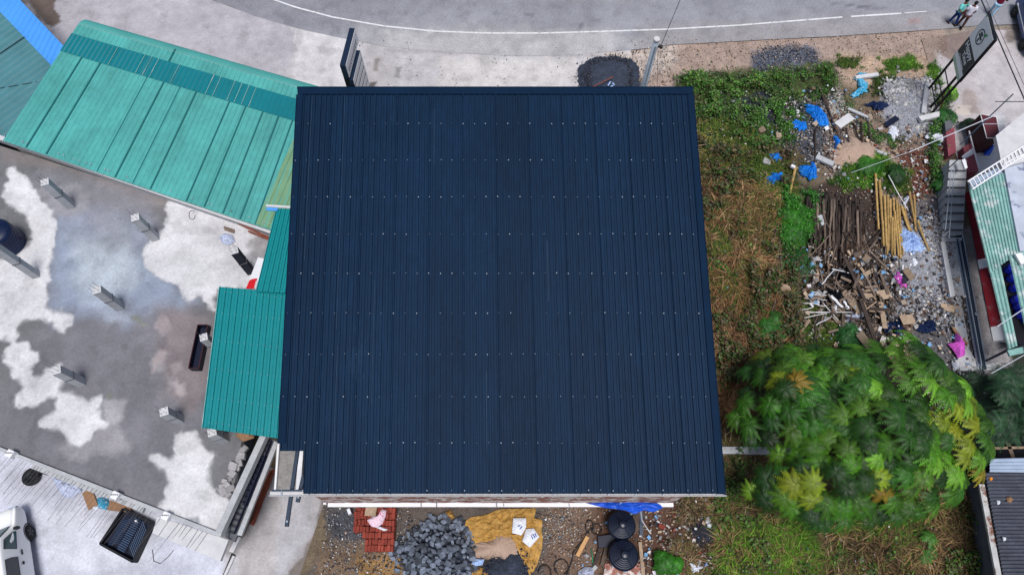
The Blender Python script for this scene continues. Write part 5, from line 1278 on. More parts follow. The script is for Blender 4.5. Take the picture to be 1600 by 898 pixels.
plate('canopy_edge', [(1574,547),(1640,532),(1640,542),(1578,556)], 2.55, 'pale_teal', .08, rb)
plate('roof', [(1569,262),(1640,240),(1640,392),(1594,392)], 3.0, 'mottled_roof', .2, rb)
plate('roof', [(1556,212),(1600,176),(1660,140),(1660,236),(1566,262),(1562,240)], 3.2, 'concrete_light', .2, rb)
plate('gutter', [(1515,282),(1560,262),(1566,270),(1517,293)], 2.95, 'pale_steel', .12, rb)
plate('terrace_floor', [(1520,238),(1556,180),(1570,180),(1570,262),(1528,268)], .3, 'concrete_light', .3, rb)
m = MB(); m.bar(P(1514,205,.7), P(1529,262,.7), .04, .06); m.build('railing', 'white', rb)
plate('plinth', [(1505,230),(1520,222),(1529,268),(1512,270)], .5, 'faded_red', .5, rb)
plate('plinth_band', [(1503,244),(1520,231),(1522,240),(1506,249)], .56, 'white', .05, rb)
# posts carrying the canopy
for px, py in ((1572,290),(1592,395),(1590,535)):
    q = P(px,py,zz1); m = MB(); m.bar((q.x+.2,q.y,0), (q.x+.2,q.y,zz1-.1), .08, .08); m.build('post', 'dark_steel', rb)
m = MB(); q = P(1594,405,3.0); m.box((q.x, q.y, 3.03), (.3,.5,.1), .2); m.build('skylight_box', 'white', rb)
# rack of blue bottles in the gap
bk = thing('bottle_rack', 'dark rack holding a row of round blue water bottles in the canopy gap', 'rack', (P(1578,480,.9).x, P(1578,480,.9).y, 0))
m = MB(); p4 = PP([(1558,405),(1590,398),(1626,540),(1590,545)], 1.0); m.prism([(p.x,p.y) for p in p4], .9, 1.0); m.prism([(p.x,p.y) for p in PP([(1558,405),(1590,398),(1626,540),(1590,545)], .5)], .3, .4); m.build('shelf', 'sign_black', bk)
for i, (px, py) in enumerate(((1573,423),(1577,437),(1581,452),(1585,471),(1589,481),(1592,492),(1601,500))):
    q = P(px, py, 1.02); r_ = .19 if i < 3 else .23
    t = thing('water_bottle', '', 'bottle', q); m = MB(); m.lathe([(r_*.9,0),(r_,.04),(r_,.22),(r_*.95,.25),(r_,.28),(r_*.8,.42),(r_*.35,.50),(r_*.22,.56)], q, 24); m.build('bottle', 'blue_glass', t, smooth=True)
    m = MB(); m.lathe([(r_*.27,.56),(r_*.27,.61),(.01,.615)], q, 12); m.build('cap', 'blue_tank', t)
    t['label'] = ['topmost small round blue bottle in the canopy gap','second small blue bottle from the top of the canopy gap','third small blue bottle from the top of the canopy gap','large blue bottle just below the three small ones','large blue bottle in the middle of the lower cluster','lowest large blue bottle directly above the pale teal sheet end','large blue bottle set behind the lower cluster toward the frame edge'][i]; t['group'] = 'blue bottles on the rack'
# white ladder leaning over the roof edge
ld = thing('ladder', 'white ladder lying over the roof edge above the teal canopy', 'ladder', P(1560,260,3.2))
l0, l1, l2, l3 = P(1512,284,3.15), P(1640,202,3.35), P(1519,296,3.12), P(1644,214,3.3)
m = MB(); m.bar(l0, l1, .06, .05); m.build('rail', 'white', ld); m = MB(); m.bar(l2, l3, .06, .05); m.build('rail', 'white', ld)
for i in range(22):
    m = MB(); t = (i+.4)/22; m.bar(l0.lerp(l1,t), l2.lerp(l3,t), .05, .035); m.build('rung', 'white', ld)
m = MB(); m.tube([P(1568,256,3.3), P(1580,250,3.3), P(1640,222,3.3)], .035, 8); tag(m.build('white_pipe', 'white'), 'white pipe running along the shop roof beside the ladder', 'pipe')
# maroon cabinet on the terrace
cb = thing('cabinet', 'dark maroon box cabinet with white edge trim on the shop terrace', 'cabinet', P(1532,222,0))
q0, q1, q2, q3 = P(1531,179,1.5), P(1556,184,1.5), P(1562,216,1.5), P(1541,217,1.5)
m = MB(); m.prism([(p.x,p.y) for p in (q0,q1,q2,q3)], .3, 1.5); m.build('cabinet_body', 'maroon_dark', cb)
m = MB(); m.prism([(p.x,p.y) for p in (q0,q1,q2,q3)], 1.503, 1.53); m.build('cabinet_top', 'maroon', cb)
m = MB(); 
for a_, b_ in ((q0,q1),(q1,q2),(q2,q3),(q3,q0)): m.bar(a_+Vector((0,0,.045)), b_+Vector((0,0,.045)), .03, .02)
m.build('trim', 'white', cb)
tag(crumple('blue_bucket_cover', [(1535,232),(1545,229),(1551,235),(1546,243),(1537,243)], .35, .4, .05, 'blue_tarp', nsc=5), 'crumpled blue bundle on the terrace below the maroon cabinet', 'bundle')
m = MB(); m.bar(P(1448+30,238,.9), P(1493,232,.9), .12, .05); 
lw = thing('low_wall', 'low wall with a dark grey cap and a faded red cap north of the stairs', 'wall', P(1485,215,0))
plate('grey_cap', [(1476,190),(1489,176),(1489,198),(1478,206)], .4, 'concrete_dark', .4, lw)
plate('red_cap', [(1478,207),(1491,198),(1494,238),(1482,244)], .42, 'faded_red', .42, lw)
# stairs
st_ = thing('concrete_stair', 'grey concrete outdoor stair climbing beside the red wall', 'stair', (P(1490,320,0).x, P(1490,320,0).y, 0))
n_st = 9
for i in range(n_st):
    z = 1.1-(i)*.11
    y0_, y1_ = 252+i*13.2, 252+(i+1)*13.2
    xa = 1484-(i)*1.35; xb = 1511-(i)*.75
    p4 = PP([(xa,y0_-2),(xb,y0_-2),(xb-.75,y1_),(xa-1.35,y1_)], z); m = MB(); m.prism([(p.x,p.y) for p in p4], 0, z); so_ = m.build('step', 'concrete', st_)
    m = MB(); m.bar(Vector((p4[3].x+.01,p4[3].y-.03,z-.055)), Vector((p4[2].x-.01,p4[2].y-.03,z-.055)), .05, .10); m.build('riser_shade_strip', 'concrete_dark', so_)  # dark strip on each step front stands in for riser shade
plate('landing', [(1471,371),(1503,367),(1503,376),(1472,378)], .22, 'concrete', .22, st_)
m = MB()
for (x1,y1,x2,y2) in ((1491,262,1483,372),(1487,262,1477,360)): m.tube([P(x1,y1,1.4), P(x2,y2,.9)], .02, 6)
m.build('handrail', 'steel', st_)
m = MB(); m.bar(P(1483,262,2.3), P(1496,250,2.3), .05, .05); tag(m.build('dark_bar', 'black'), 'short dark bar across the top of the stairs', 'bar')
m = MB(); m.bar(P(1473,370,1.0), P(1483,360,1.0), .05, .05); tag(m.build('dark_bar', 'concrete_dark'), 'short grey bar across the foot of the stairs', 'bar')
plate('white_fitting', [(1503,250),(1508,248),(1512,262),(1508,264)], 1.7, 'white', .1, rb)
# ramp and kerb below the stairs
rp = thing('ramp', 'brown stained concrete ramp strip with a pale kerb below the stairs', 'ramp', P(1492,420,0))
plate('ramp_surface', [(1474,378),(1494,376),(1516,462),(1492,462)], .12, 'concrete', .12, rp)
plate('kerb', [(1470,378),(1477,378),(1493,462),(1485,464)], .24, 'concrete_light', .24, rp)
plate('slab', [(1488,462),(1500,460),(1520,570),(1527,579),(1498,578)], .06, 'concrete', .1, rp)
plate('concrete_pad', [(1497,560),(1512,540),(1528,570),(1560,566),(1555,577),(1501,579)], .10, 'concrete_light', .12, rp)
random.seed(8)
for i in range(12):      # bundle of long steel pipes
    x0_ = 1493+i*1.05+random.uniform(-.4,.4); x1_ = 1528+i*1.25+random.uniform(-.4,.4); y0_ = 372+random.uniform(-6,6); y1_ = 576+random.uniform(-12,8)
    z_ = .12+.05*(i % 3)
    m = MB(); m.tube([P(x0_,y0_,z_), P(x1_,y1_,z_)], .032, 7); o = m.build('steel_pipe', random.choice(['steel','steel','concrete','dark_steel'])); tag(o, 'long thin steel pipe in the bundle laid along the foot of the red wall', 'pipe', 'steel pipes along the red wall')
m = MB(); m.bar(P(1467+2,478,.1), P(1500,486,.1), .34, .1); tag(m.build('timber_block', 'board'), 'thick weathered plywood board lying across the path below the ramp', 'board')
for (x1,y1,x2,y2,l) in ((1489,512,1500,528,'short tan timber above the pink bag'),(1503,530,1512,538,'small tan timber beside the pink bag')):
    m = MB(); m.bar(P(x1,y1,.15), P(x2,y2,.15), .13, .08); tag(m.build('timber_offcut', 'cardboard'), l, 'timber')
tag(crumple('plastic_bag', [(1492,520),(1499,526),(1505,540),(1506,556),(1496,560),(1490,550),(1480,537),(1490,536)], .1, .25, .12, 'pink_bag', nsc=6), 'bright pink crumpled bag on the concrete pad below the steel pipes', 'bag')
tag(crumple('plastic_bag', [(1486,566),(1496,562),(1498,576),(1490,580)], .0, .15, .06, 'white_bag', nsc=6), 'white bag at the edge of the concrete pad beside the tree', 'bag')
# ================================================================== DARK FIBRE ROOF bottom right
fr = thing('fibre_roof_shed', 'low shed under a dark weathered corrugated roof in the bottom right corner', 'shed', (P(1590,820,0).x, P(1590,820,0).y, 0))
zf = 2.0
ribbed('roof', P(1538,738,zf), P(1577,960,zf-.2), P(1720,738,zf), P(1740,960,zf-.2), 38, [(0,0),(.15,.05),(.35,.08),(.5,.08),(.7,.05)], 'fibre_roof', fr, nv=2)
ribbed('upper_sheet', P(1546,716,zf+.08), P(1546,737,zf+.06), P(1720,712,zf+.08), P(1720,739,zf+.06), 4, [(0,0),(.2,.03),(.4,.04),(.6,.03)], 'pale_steel', fr, nv=1)
m = MB(); a_, b_ = P(1533,756,zf-.02), P(1571,960,zf-.17); m.bar(a_, b_, .24, .03); m.bar(a_+Vector((-.12,0,.04)), b_+Vector((-.12,0,.04)), .03, .1); m.build('gutter', 'rust_gutter', fr)
m = MB(); cs = PP([(1548,745),(1720,745),(1740,960),(1580,960)], zf-.3); m.prism([(p.x,p.y) for p in cs], 0, zf-.3); m.build('wall', 'concrete_dark', fr)
tag(crumple('dry_leaf_pile', [(1572,777),(1578,775),(1583,780),(1578,786),(1573,783)], zf+.04, .05, .03, 'cardboard', nsc=6), 'tan crumpled paper on the dark corrugated roof', 'paper')
for px, py, l in ((1560,784,'white scrap beside the tan paper on the corrugated roof'),(1569,841,'small white scrap lower down the corrugated roof'),(1548,747,'tiny orange brown scrap near the top of the corrugated roof')):
    tag(crumple('scrap', [(px-3,py-3),(px+3,py-2),(px+2,py+3),(px-2,py+4)], zf+.03, .03, .02, 'white_bag' if 'white' in l else 'orange', segs=16, rings=4, nsc=8), l, 'scrap')
for (x1,y1,x2,y2,w_,mat_,l) in ((1532,640,1566,668,.55,'plank','wide grey plank lying under the tree beyond the corrugated roof'),(1567,672,1574,656,.32,'plank','short dark plank end north of the corrugated roof'),(1572,686,1583,716,.16,'plank','narrow timber leaning on the top edge of the corrugated roof'),(1548,700,1640,698,.1,'board','thin pale batten across the dark gap above the corrugated roof')):
    m = MB(); m.bar(P(x1,y1,.9), P(x2,y2,.9), w_, .07); tag(m.build('timber_board', mat_), l, 'board')
# low concrete wall hidden partly by the tree
m = MB(); m.bar(P(1124,704,.15), P(1250,705,.15), .30, .4); tag(bevel(m.build('garden_wall', 'concrete'), .03), 'low grey concrete wall running from the roof edge under the tree', 'wall')
# ================================================================== OVERHEAD WIRES
wire((P(1528,-12,6.5), P(1606,168,6.5)), .026, 'thick dark overhead cable crossing the top right corner past the shop sign')
wire((P(1535,-12,6.3), P(1612,160,6.3)), .010, 'thin dark overhead cable beside the thick one in the top right corner')
wire((P(1420,238,3.4), P(1565,176,3.6)), .022, 'pale pole crossing above the maroon cabinet', 'wire_light')
wire((P(1330,270,2.0), P(1422,237,3.2)), .012, 'thin stay line from the pale pole down to the lot', 'wire_light')
wire((P(1200,277,.8), P(1330,268,1.6)), .009, 'thin line stretched over the weeds beside the blue bags', 'wire')
wire((P(1500,226,3.2), P(1583,147,3.4)), .03, 'grey metal pole crossing beside the maroon cabinet', 'dark_steel')
wire((P(1534,194,2.8), P(1610,193,2.8)), .014, 'thin pale horizontal wire above the cabinet top', 'wire_light')
wire((P(1555,159,4.5), P(1610,159,4.5)), .02, 'short dark wire over the pavement beside the cables')
wire((P(1520,100,2.8), P(1557,178,1.6)), .010, 'thin white wire from the shop sign down to the terrace', 'wire_light')
wire((P(1549,583,3.0), P(1606,551,3.0)), .016, 'grey wire above the small tree beside the corrugated roof', 'wire_light')
wire((P(1558,510,3.1), P(1606,478,3.1)), .022, 'white rod crossing the bottle gap of the canopy', 'wire_light')
# ================================================================== LOT DEBRIS
def plank(x1, y1, x2, y2, w, h, z1, z2, mat, label, cat, name, group=None):
    m = MB(); m.bar(P(x1,y1,z1), P(x2,y2,z2), w, h); return tag(m.build(name, mat), label, cat, group)
def pole(x1, y1, x2, y2, r, z1, z2, mat, label, cat, name, group=None, nodes=True, k_=8):
    a, b = P(x1,y1,z1), P(x2,y2,z2); L = (b-a).length; m = MB()
    if nodes:
        pts = []; rr = []; n = max(3, int(L/.28))
        bend = Vector((random.uniform(-.03,.03), 0, random.uniform(-.01,.02)))
        for i in range(n):
            for f_, g_ in ((.0,1.18),(.06,1.0),(.94,.98)):
                t = (i+f_)/n; pts.append(a.lerp(b, t)+bend*math.sin(t*PI)); rr.append(r*g_*(1-.25*t))
        pts.append(b); rr.append(r*.8)
    else:
        n = 5; off = [Vector((random.uniform(-.03,.03), random.uniform(-.03,.03), 0)) for _ in range(n+1)]
        pts = [a.lerp(b, i/n)+(off[i] if 0 < i < n else Vector()) for i in range(n+1)]; rr = [r*(1-.35*i/n) for i in range(n+1)]
    m.tube(pts, rr, k_); return tag(m.build(name, mat, smooth=True), label, cat, group)
random.seed(33)
G = 'yellow bamboo poles stacked in the lot'
for (x1,y1,x2,y2) in ((1368,272,1373,358),(1374,282,1380,375),(1382,306,1385,385),(1377,300,1379,380),(1387,305,1386,398),(1391,312,1394,400),(1396,310,1398,398),(1401,312,1408,402),(1405,318,1411,398),
                      (1409,322,1421,360),(1384,330,1385,402),(1398,330,1404,400),(1394,340,1396,404),(1388,350,1388,392),(1402,345,1407,404),(1413,325,1424,362),(1379,345,1381,385)):
    pole(x1,y1,x2,y2, random.uniform(.05,.07), random.uniform(.15,.35), random.uniform(.1,.3), 'bamboo', 'long yellow bamboo pole in the stack between the dark poles and the rubble', 'bamboo pole', 'bamboo_pole', G)
for (x1,y1,x2,y2,l) in ((1421,300,1432,362,'brown bamboo pole just east of the yellow stack'),(1428,305,1430,360,'yellow bamboo pole beside the white plastic sheet'),(1434,345,1452,392,'slanting bamboo pole reaching furthest toward the stairs')):
    pole(x1,y1,x2,y2,.055,.3,.15,'bamboo', l, 'bamboo pole', 'bamboo_pole')
G2 = 'dark weathered poles laid side by side in the lot'
for i in range(46):
    x = 1260+i*2.0+random.uniform(-2,2); y0 = random.uniform(296,320)+abs(i-14)*.4; L = random.uniform(55,125) if i < 30 else random.uniform(35,80)
    pole(x, y0, x+random.uniform(-7,7), y0+L, random.uniform(.045,.08), random.uniform(.12,.4), random.uniform(.08,.3), random.choice(['dark_pole','dark_pole','dark_pole','plank']), 'dark grey brown weathered pole lying north to south in the pole stack', 'pole', 'weathered_pole', G2, nodes=False, k_=7)
G3 = 'loose sticks tangled around the dark poles'
for i in range(115):
    x = random.uniform(1205,1385); y = random.uniform(320,500); a = random.gauss(PI/2+.25, .45); L = random.uniform(25,70)
    pole(x, y, x+L*math.cos(a), y+L*math.sin(a), random.uniform(.015,.035), random.uniform(.15,.5), random.uniform(.05,.3), random.choice(['dark_pole','plank','plank']), 'thin weathered stick in the tangle south of the pole stack', 'stick', 'loose_stick', G3, nodes=False, k_=6)
for (x1,y1,x2,y2,l) in ((1282,140,1308,208,'long dark pole slanting through the sandy patch, upper one'),(1288,150,1318,236,'long dark pole slanting below the first one'),(1345,190,1348,238,'dark upright post lying beside the concrete slab'),(1356,190,1362,235,'second dark post east of the upright one'),(1333,192,1344,222,'short dark post west of the upright one'),(1275,200,1272,262,'thin brown pole between the two light blue bags'),(1322,200,1330,240,'brown pole end near the sandy mound')):
    pole(x1,y1,x2,y2,.05,.2,.1,'dark_pole', l, 'pole', 'weathered_pole', None, nodes=False)
pole(1243,262,1232,312,.075,.5,.2,'bamboo','thick pale bamboo stump with a white end beside the blue bags','bamboo pole','bamboo_pole')
cap_par = bpy.data.objects[[o.name for o in scene.objects if o.name.startswith('bamboo_pole')][-1]]
m = MB(); m.bar(P(1236,259,.5), P(1242,262,.52), .15, .12); m.build('end_cap', 'white', cap_par)
# concrete posts and blocks
for (x1,y1,x2,y2,w,h,z,mat,l,cat,nm) in (
 (1336,122,1372,117,.22,.16,.12,'concrete_light','pale concrete post lying across a cyan sheet at the top of the lot','concrete post','concrete_post'),
 (1448,132,1442,178,.24,.2,.25,'concrete','grey concrete post standing on the pale stone mound','concrete post','concrete_post'),
 (1436,187,1469,179,.30,.2,.35,'concrete_light','white concrete post lying across the weeds beside the low wall','concrete post','concrete_post'),
 (1308,197,1330,182,.45,.12,.15,'concrete_light','square pale concrete slab beside the slanting dark poles','concrete slab','concrete_block'),
 (1325,170,1357,184,.16,.1,.12,'concrete','narrow grey concrete strip above the square slab','concrete strip','concrete_block'),
 (1275,245,1302,257,.30,.14,.2,'concrete','pinkish grey concrete piece beside the light blue bag','concrete piece','concrete_block'),
 (1370,236,1385,242,.16,.1,.15,'concrete','small grey concrete bar south of the stone mound','concrete piece','concrete_block'),
 (1280,337,1287,352,.25,.12,.3,'concrete','pale grey block lying on the fern side of the dark poles','concrete piece','concrete_block'),
 (1280,352,1286,330,.22,.1,.2,'concrete_light','thin pale slab leaning among the dark sticks','concrete piece','concrete_block')):
    m = MB(); m.bar(P(x1,y1,z), P(x2,y2,z), w, h); tag(bevel(m.build(nm, mat), .015), l, cat)
m = MB(); m.bar(P(1384,196,.2), P(1402,184,.2), .3, .06); tag(m.build('black_panel', 'navy_black'), 'small black panel lying on the pale stone mound', 'panel')  # thin black panel resting on the stone mound
sheets = [
 ([(1257,166),(1272,164),(1282,174),(1292,186),(1294,196),(1284,200),(1270,190),(1262,178)],.3,.10,'blue_bag','largest bright blue crumpled bag in the upper part of the lot','bag','plastic_bag'),
 ([(1240,192),(1252,190),(1262,198),(1256,204),(1244,203)],.15,.07,'blue_bag','small bright blue bag left of the largest blue bag','bag','plastic_bag'),
 ([(1301,212),(1309,211),(1312,234),(1304,238)],.12,.07,'blue_bag','narrow upright blue bag beside the sandy mound','bag','plastic_bag'),
 ([(1203,242),(1216,239),(1221,250),(1216,256),(1204,250)],.15,.07,'blue_bag','pale sky blue bag above the round blue bag','bag','plastic_bag'),
 ([(1194,280),(1204,272),(1214,271),(1226,275),(1224,288),(1208,295),(1192,292)],.3,.12,'blue_bag','round bright blue bag sitting in the dry grass','bag','plastic_bag'),
 ([(1258,262),(1268,255),(1273,266),(1276,280),(1262,279),(1247,274),(1250,268)],.25,.12,'blue_bag','light blue crumpled bag beside the thin brown pole','bag','plastic_bag'),
 ([(1338,116),(1356,114),(1340,124),(1332,124)],.05,.04,'cyan_bag','cyan plastic sheet under the top concrete post','plastic sheet','plastic_sheet'),
 ([(1340,126),(1356,128),(1352,142),(1338,154),(1328,150),(1340,140)],.08,.06,'cyan_bag','cyan plastic sheet curving below the top concrete post','plastic sheet','plastic_sheet'),
 ([(1348,164),(1374,158),(1382,166),(1380,176),(1368,172)],.1,.08,'dark_blue_bag','dark navy plastic sheet beside the stone mound','plastic sheet','plastic_sheet'),
 ([(1390,201),(1400,199),(1403,208),(1396,216),(1391,212)],.12,.05,'white_bag','white crumpled bag at the lower edge of the stone mound','bag','plastic_bag'),
 ([(1449,208),(1470,208),(1475,214),(1469,222),(1452,218)],.2,.03,'white_bag','rounded white sheet lying on weeds beside the red wall cap','plastic sheet','plastic_sheet'),
 ([(1403,366),(1415,358),(1425,362),(1443,378),(1440,392),(1418,396),(1405,380)],.2,.10,'paleblue_bag','white bag with a deep blue patch on the bamboo ends','bag','plastic_bag'),
 ([(1410,308),(1421,304),(1418,318),(1413,322)],.15,.06,'white_bag','white plastic between the bamboo stacks','plastic sheet','plastic_sheet'),
 ([(1419,406),(1430,405),(1433,417),(1424,417)],.08,.03,'white_bag','small white paper below the blue patched bag','paper','paper_sheet'),
 ([(1397,436),(1403,427),(1412,437),(1414,448),(1406,448)],.15,.06,'pink_bag','small pink bag on the grey rubble','bag','plastic_bag'),
 ([(1270,427),(1276,423),(1282,428),(1278,434)],.06,.03,'white_bag','small white sheet above the scrap heap','paper','paper_sheet'),
 ([(1316,505),(1340,503),(1346,512),(1342,521),(1325,519)],.2,.06,'paleblue_bag' if False else 'white_bag','rounded white sack at the tree side of the scrap heap','sack','sack'),
 ([(1440,500),(1460,502),(1464,518),(1445,522),(1432,515)],.12,.10,'dark_blue_bag','dark blue black sheet east of the plywood pieces','plastic sheet','plastic_sheet'),
 ([(1380,505),(1400,498),(1412,512),(1400,522),(1384,520)],.15,.12,'dark_blue_bag','dark blue black sheet under the plywood pieces','plastic sheet','plastic_sheet'),
 ([(1300,425),(1322,420),(1336,436),(1330,446),(1305,444)],.3,.14,'black','black bin bag in the upper scrap heap','bag','plastic_bag'),
 ([(1270,460),(1300,452),(1320,460),(1318,476),(1285,482)],.25,.14,'black','black sheet under the white rods in the scrap heap','plastic sheet','plastic_sheet'),
 ([(1290,478),(1312,474),(1318,486),(1300,492)],.2,.08,'white_bag','white crumpled sheet between the rods and the tree','plastic sheet','plastic_sheet'),
 ([(1318,492),(1340,488),(1348,500),(1322,502)],.12,.06,'mesh_sack','pale grey crumpled sheet above the white sack','plastic sheet','plastic_sheet'),
 ([(1434,783),(1443,782),(1444,793),(1436,797),(1430,790)],.12,.06,'white_bag','white bag in the dry grass south of the tree','bag','plastic_bag'),
 ([(1463,852),(1468,851),(1471,856),(1466,860),(1460,857)],.12,.04,'orange','small orange bag in the grass near the dark trench','bag','plastic_bag'),
 ([(1080,882),(1092,876),(1098,886),(1092,898),(1078,896)],.12,.05,'white_bag','white torn bag near the green bush at the bottom edge','bag','plastic_bag'),
 ([(1096,879),(1104,877),(1108,883),(1100,888)],.1,.04,'paleblue_bag','pale blue torn scrap beside the white torn bag','scrap','scrap'),
 ([(1098,815),(1106,812),(1110,822),(1102,826)],.1,.04,'white_bag','white scrap on the burnt ash heap','scrap','scrap'),
 ([(1000,300),(1003,298),(1004,303),(1000,304)],.0,.0,None,'','',''),
]
for poly, h, amp, mt, lab, ct_, nm in sheets:
    if mt: tag(crumple(nm, poly, .06, h*.7, amp*1.4, mt, nsc=9, rings=11, segs=56, seed=len(lab), edge=.26), lab, ct_)
# the scrap heap: boards, sticks, rods
random.seed(44)
G4 = 'scrap timber pieces in the heap above the tree'
for i in range(110):
    x = random.gauss(1335, 36); y = random.gauss(468, 30)
    if not (1245 < x < 1420 and 405 < y < 545) or (x > 1395 and y < 440): continue
    a = random.gauss(.9, .7); L = random.uniform(10, 42)
    plank(x-L/2*math.cos(a), y-L/2*math.sin(a), x+L/2*math.cos(a), y+L/2*math.sin(a), random.choice([.05,.07,.09,.13]), .03, random.uniform(.1,.55), random.uniform(.1,.55), random.choice(['plank','plank','plank','board','dark_pole']), 'weathered timber piece in the scrap heap above the tree', 'scrap timber', 'scrap_timber', G4)
G5 = 'tan plywood offcuts in the scrap heap'
for (x1,y1,x2,y2,w) in ((1348,461,1364,457,.4),(1372,462,1391,458,.45),(1376,472,1383,513,.22),(1408,500,1428,498,.45),(1330,470,1348,488,.4),(1342,520,1362,545,.4),(1318,455,1330,470,.3),(1215,452,1234,448,.35),(1414,420,1426,436,.35),(1350,430,1368,420,.2),(1350,408,1358,400,.3)):
    plank(x1,y1,x2,y2,w,.03,random.uniform(.3,.5),random.uniform(.3,.5),'board','tan plywood offcut on the scrap heap','plywood','plywood_offcut',G5)
for (x1,y1,x2,y2,w,l) in ((1318,400,1352,470,.14,'long dark timber crossing the scrap heap, upper of the two long ones'),(1345,468,1372,545,.18,'long dark timber running down toward the tree, lower of the two long ones'),(1334,450,1342,430,.12,'pale upright board standing in the middle of the scrap heap')):
    plank(x1,y1,x2,y2,w,.06,.65,.5,'plank' if 'pale' in l else 'dark_pole',l,'timber','long_timber')
G6 = 'white metal rods fanning out of the scrap heap'
for (x1,y1,x2,y2) in ((1250,472,1290,478),(1258,465,1292,469),(1262,460,1300,462),(1255,497,1292,490),(1257,487,1300,488),(1262,487,1338,488),(1275,508,1300,494),(1246,486,1270,480),(1268,456,1296,460),(1284,470,1310,500)):
    pole(x1,y1,x2,y2,.022,.35,.45,'white','thin white metal rod at the weed side of the scrap heap','rod','white_rod',G6,nodes=False,k_=6)
for (x1,y1,x2,y2,w,l) in ((1298,462,1317,480,.16,'thick white tube in the scrap heap, longest of the white tubes'),(1318,470,1326,482,.12,'short thick white tube beside the longest one'),(1284,444,1304,420,.05,'bent white tube at the top of the scrap heap'),(1300,420,1330,428,.05,'thin white tube curving over the black bin bag'),(1388,274,1419,328,.05,'long thin white pole lying over the bamboo')):
    pole(x1,y1,x2,y2,w/2,.5,.5,'white',l,'tube','white_tube',None,nodes=False)
pole(1110,468,1190,452,.03,.3,.3,'plank','long pale stick in the dry grass beside the big roof','stick','loose_stick',None,nodes=False)
pole(1203,305,1212,335,.03,.3,.2,'plank','short pale stick below the round blue bag','stick','loose_stick',None,nodes=False)
for (x,y,s,l) in ((1196,256,.4,'rounded grey boulder in the weeds above the round blue bag'),(1188,206,.35,'tan boulder beside the dark gravel patch'),(1215,215,.3,'reddish boulder among the weeds'),(1310,232,.3,'pale boulder at the edge of the sandy mound'),(1397,238,.2,'small pale boulder near the red soil')):
    blockchunk('boulder', x, y, s, .1, random.random()*3, 'rubble' if 'grey' in l else 'board', l, 'boulder', None)
# ================================================================== CONSTRUCTION SIDE south of the big building
random.seed(51)
protos = []
def stone_mesh():
    bm = bmesh.new(); pts = [Vector((random.gauss(0,1), random.gauss(0,1), random.gauss(0,1))).normalized()*random.uniform(.75,1.1) for _ in range(13)]
    for p in pts: bm.verts.new((p.x*.55, p.y*.42, p.z*.36))
    bmesh.ops.convex_hull(bm, input=bm.verts[:])
    for v in [v for v in bm.verts if not v.link_faces]: bm.verts.remove(v)
    me = bpy.data.meshes.new('granite_stone'); bm.to_mesh(me); bm.free(); me.materials.append(MATS['granite']); return me
SM = [stone_mesh() for _ in range(9)]
pile = [(p.x,p.y) for p in PP([(650,828),(668,812),(690,806),(716,815),(735,840),(748,868),(738,910),(735,960),(630,960),(634,898),(614,868),(618,850)])]
n_st = 0
cand = []
for i in range(4000):
    q = P(random.uniform(605,752), random.uniform(806,915), 0); s = float(sdf(np.array([q.x]), np.array([q.y]), pile)[0])
    if s < -.12: continue
    r_ = .145
    if any((q.x-c[0])**2+(q.y-c[1])**2 < r_*r_ for c in cand): continue
    cand.append((q.x, q.y, s)); 
    if len(cand) > 295: break
for x, y, s in cand:
    o = bpy.data.objects.new('granite_stone', random.choice(SM)); link(o); sc = random.uniform(.17,.40)
    o.location = (x, y, .05+min(.55, max(0, s)*.75)+sc*.2); o.scale = (sc, sc, sc); o.rotation_euler = (random.uniform(-.6,.6), random.uniform(-.6,.6), random.uniform(0,6.3)); ORG[o.name] = None
    tag(o, 'angular blue grey stone in the stone heap below the big roof', 'stone', 'blue grey stones in the heap')
heap('stone_bed', [(650,835),(690,812),(730,845),(740,870),(735,960),(635,960),(640,895),(622,862)], .45, 'gravel', 'dark grit filling under the stone heap', 'gravel', seed=15, segs=60, rings=14)
# brick stack
random.seed(61)
bq = P(553,790,0); ex_ = Vector((1,0,0)); BL, BW, BH = .22, .12, .105
bme = []
for v in range(3):
    bm = bmesh.new(); bmesh.ops.create_cube(bm, size=1.0)
    for vt_ in bm.verts: vt_.co = Vector((vt_.co.x*BW*.95, vt_.co.y*BL*.97, vt_.co.z*BH*.97))
    bmesh.ops.bevel(bm, geom=bm.edges[:], offset=.007, segments=1, affect='EDGES'); me = bpy.data.meshes.new('brick'); bm.to_mesh(me); bm.free(); me.materials.append(MATS['brick']); bme.append(me)
sw = P(553,832,0)
x0b = P(554,812,.4).x; x1b = P(621,812,.4).x; ytop = P(590,792,.5).y; 
NX = int((x1b-x0b)/.125); NYr = 7
for iy in range(NYr):
    y = ytop-.12-iy*.235
    for ix in range(NX):
        if iy >= 4 and ix < 3: continue
        if iy >= 5 and ix < 4: continue
        top_l = 5 if (iy < 5) else 4
        if (ix+iy*3) % 7 == 0: top_l -= 1
        edge = ix in (0, NX-1) or iy in (0, NYr-1) or (iy >= 3 and ix <= 4)
        for lz in range(top_l):
            if not edge and lz < top_l-1: continue
            o = bpy.data.objects.new('brick', random.choice(bme)); link(o); o.location = (x0b+.06+ix*.125+random.uniform(-.006,.006), y+random.uniform(-.02,.02), BH/2+lz*BH)
            o.rotation_euler = (0, 0, random.uniform(-.05,.05)); ORG[o.name] = None; tag(o, 'red clay brick in the stack below the gutter', 'brick', 'red bricks in the stack')
ztop = 5*BH
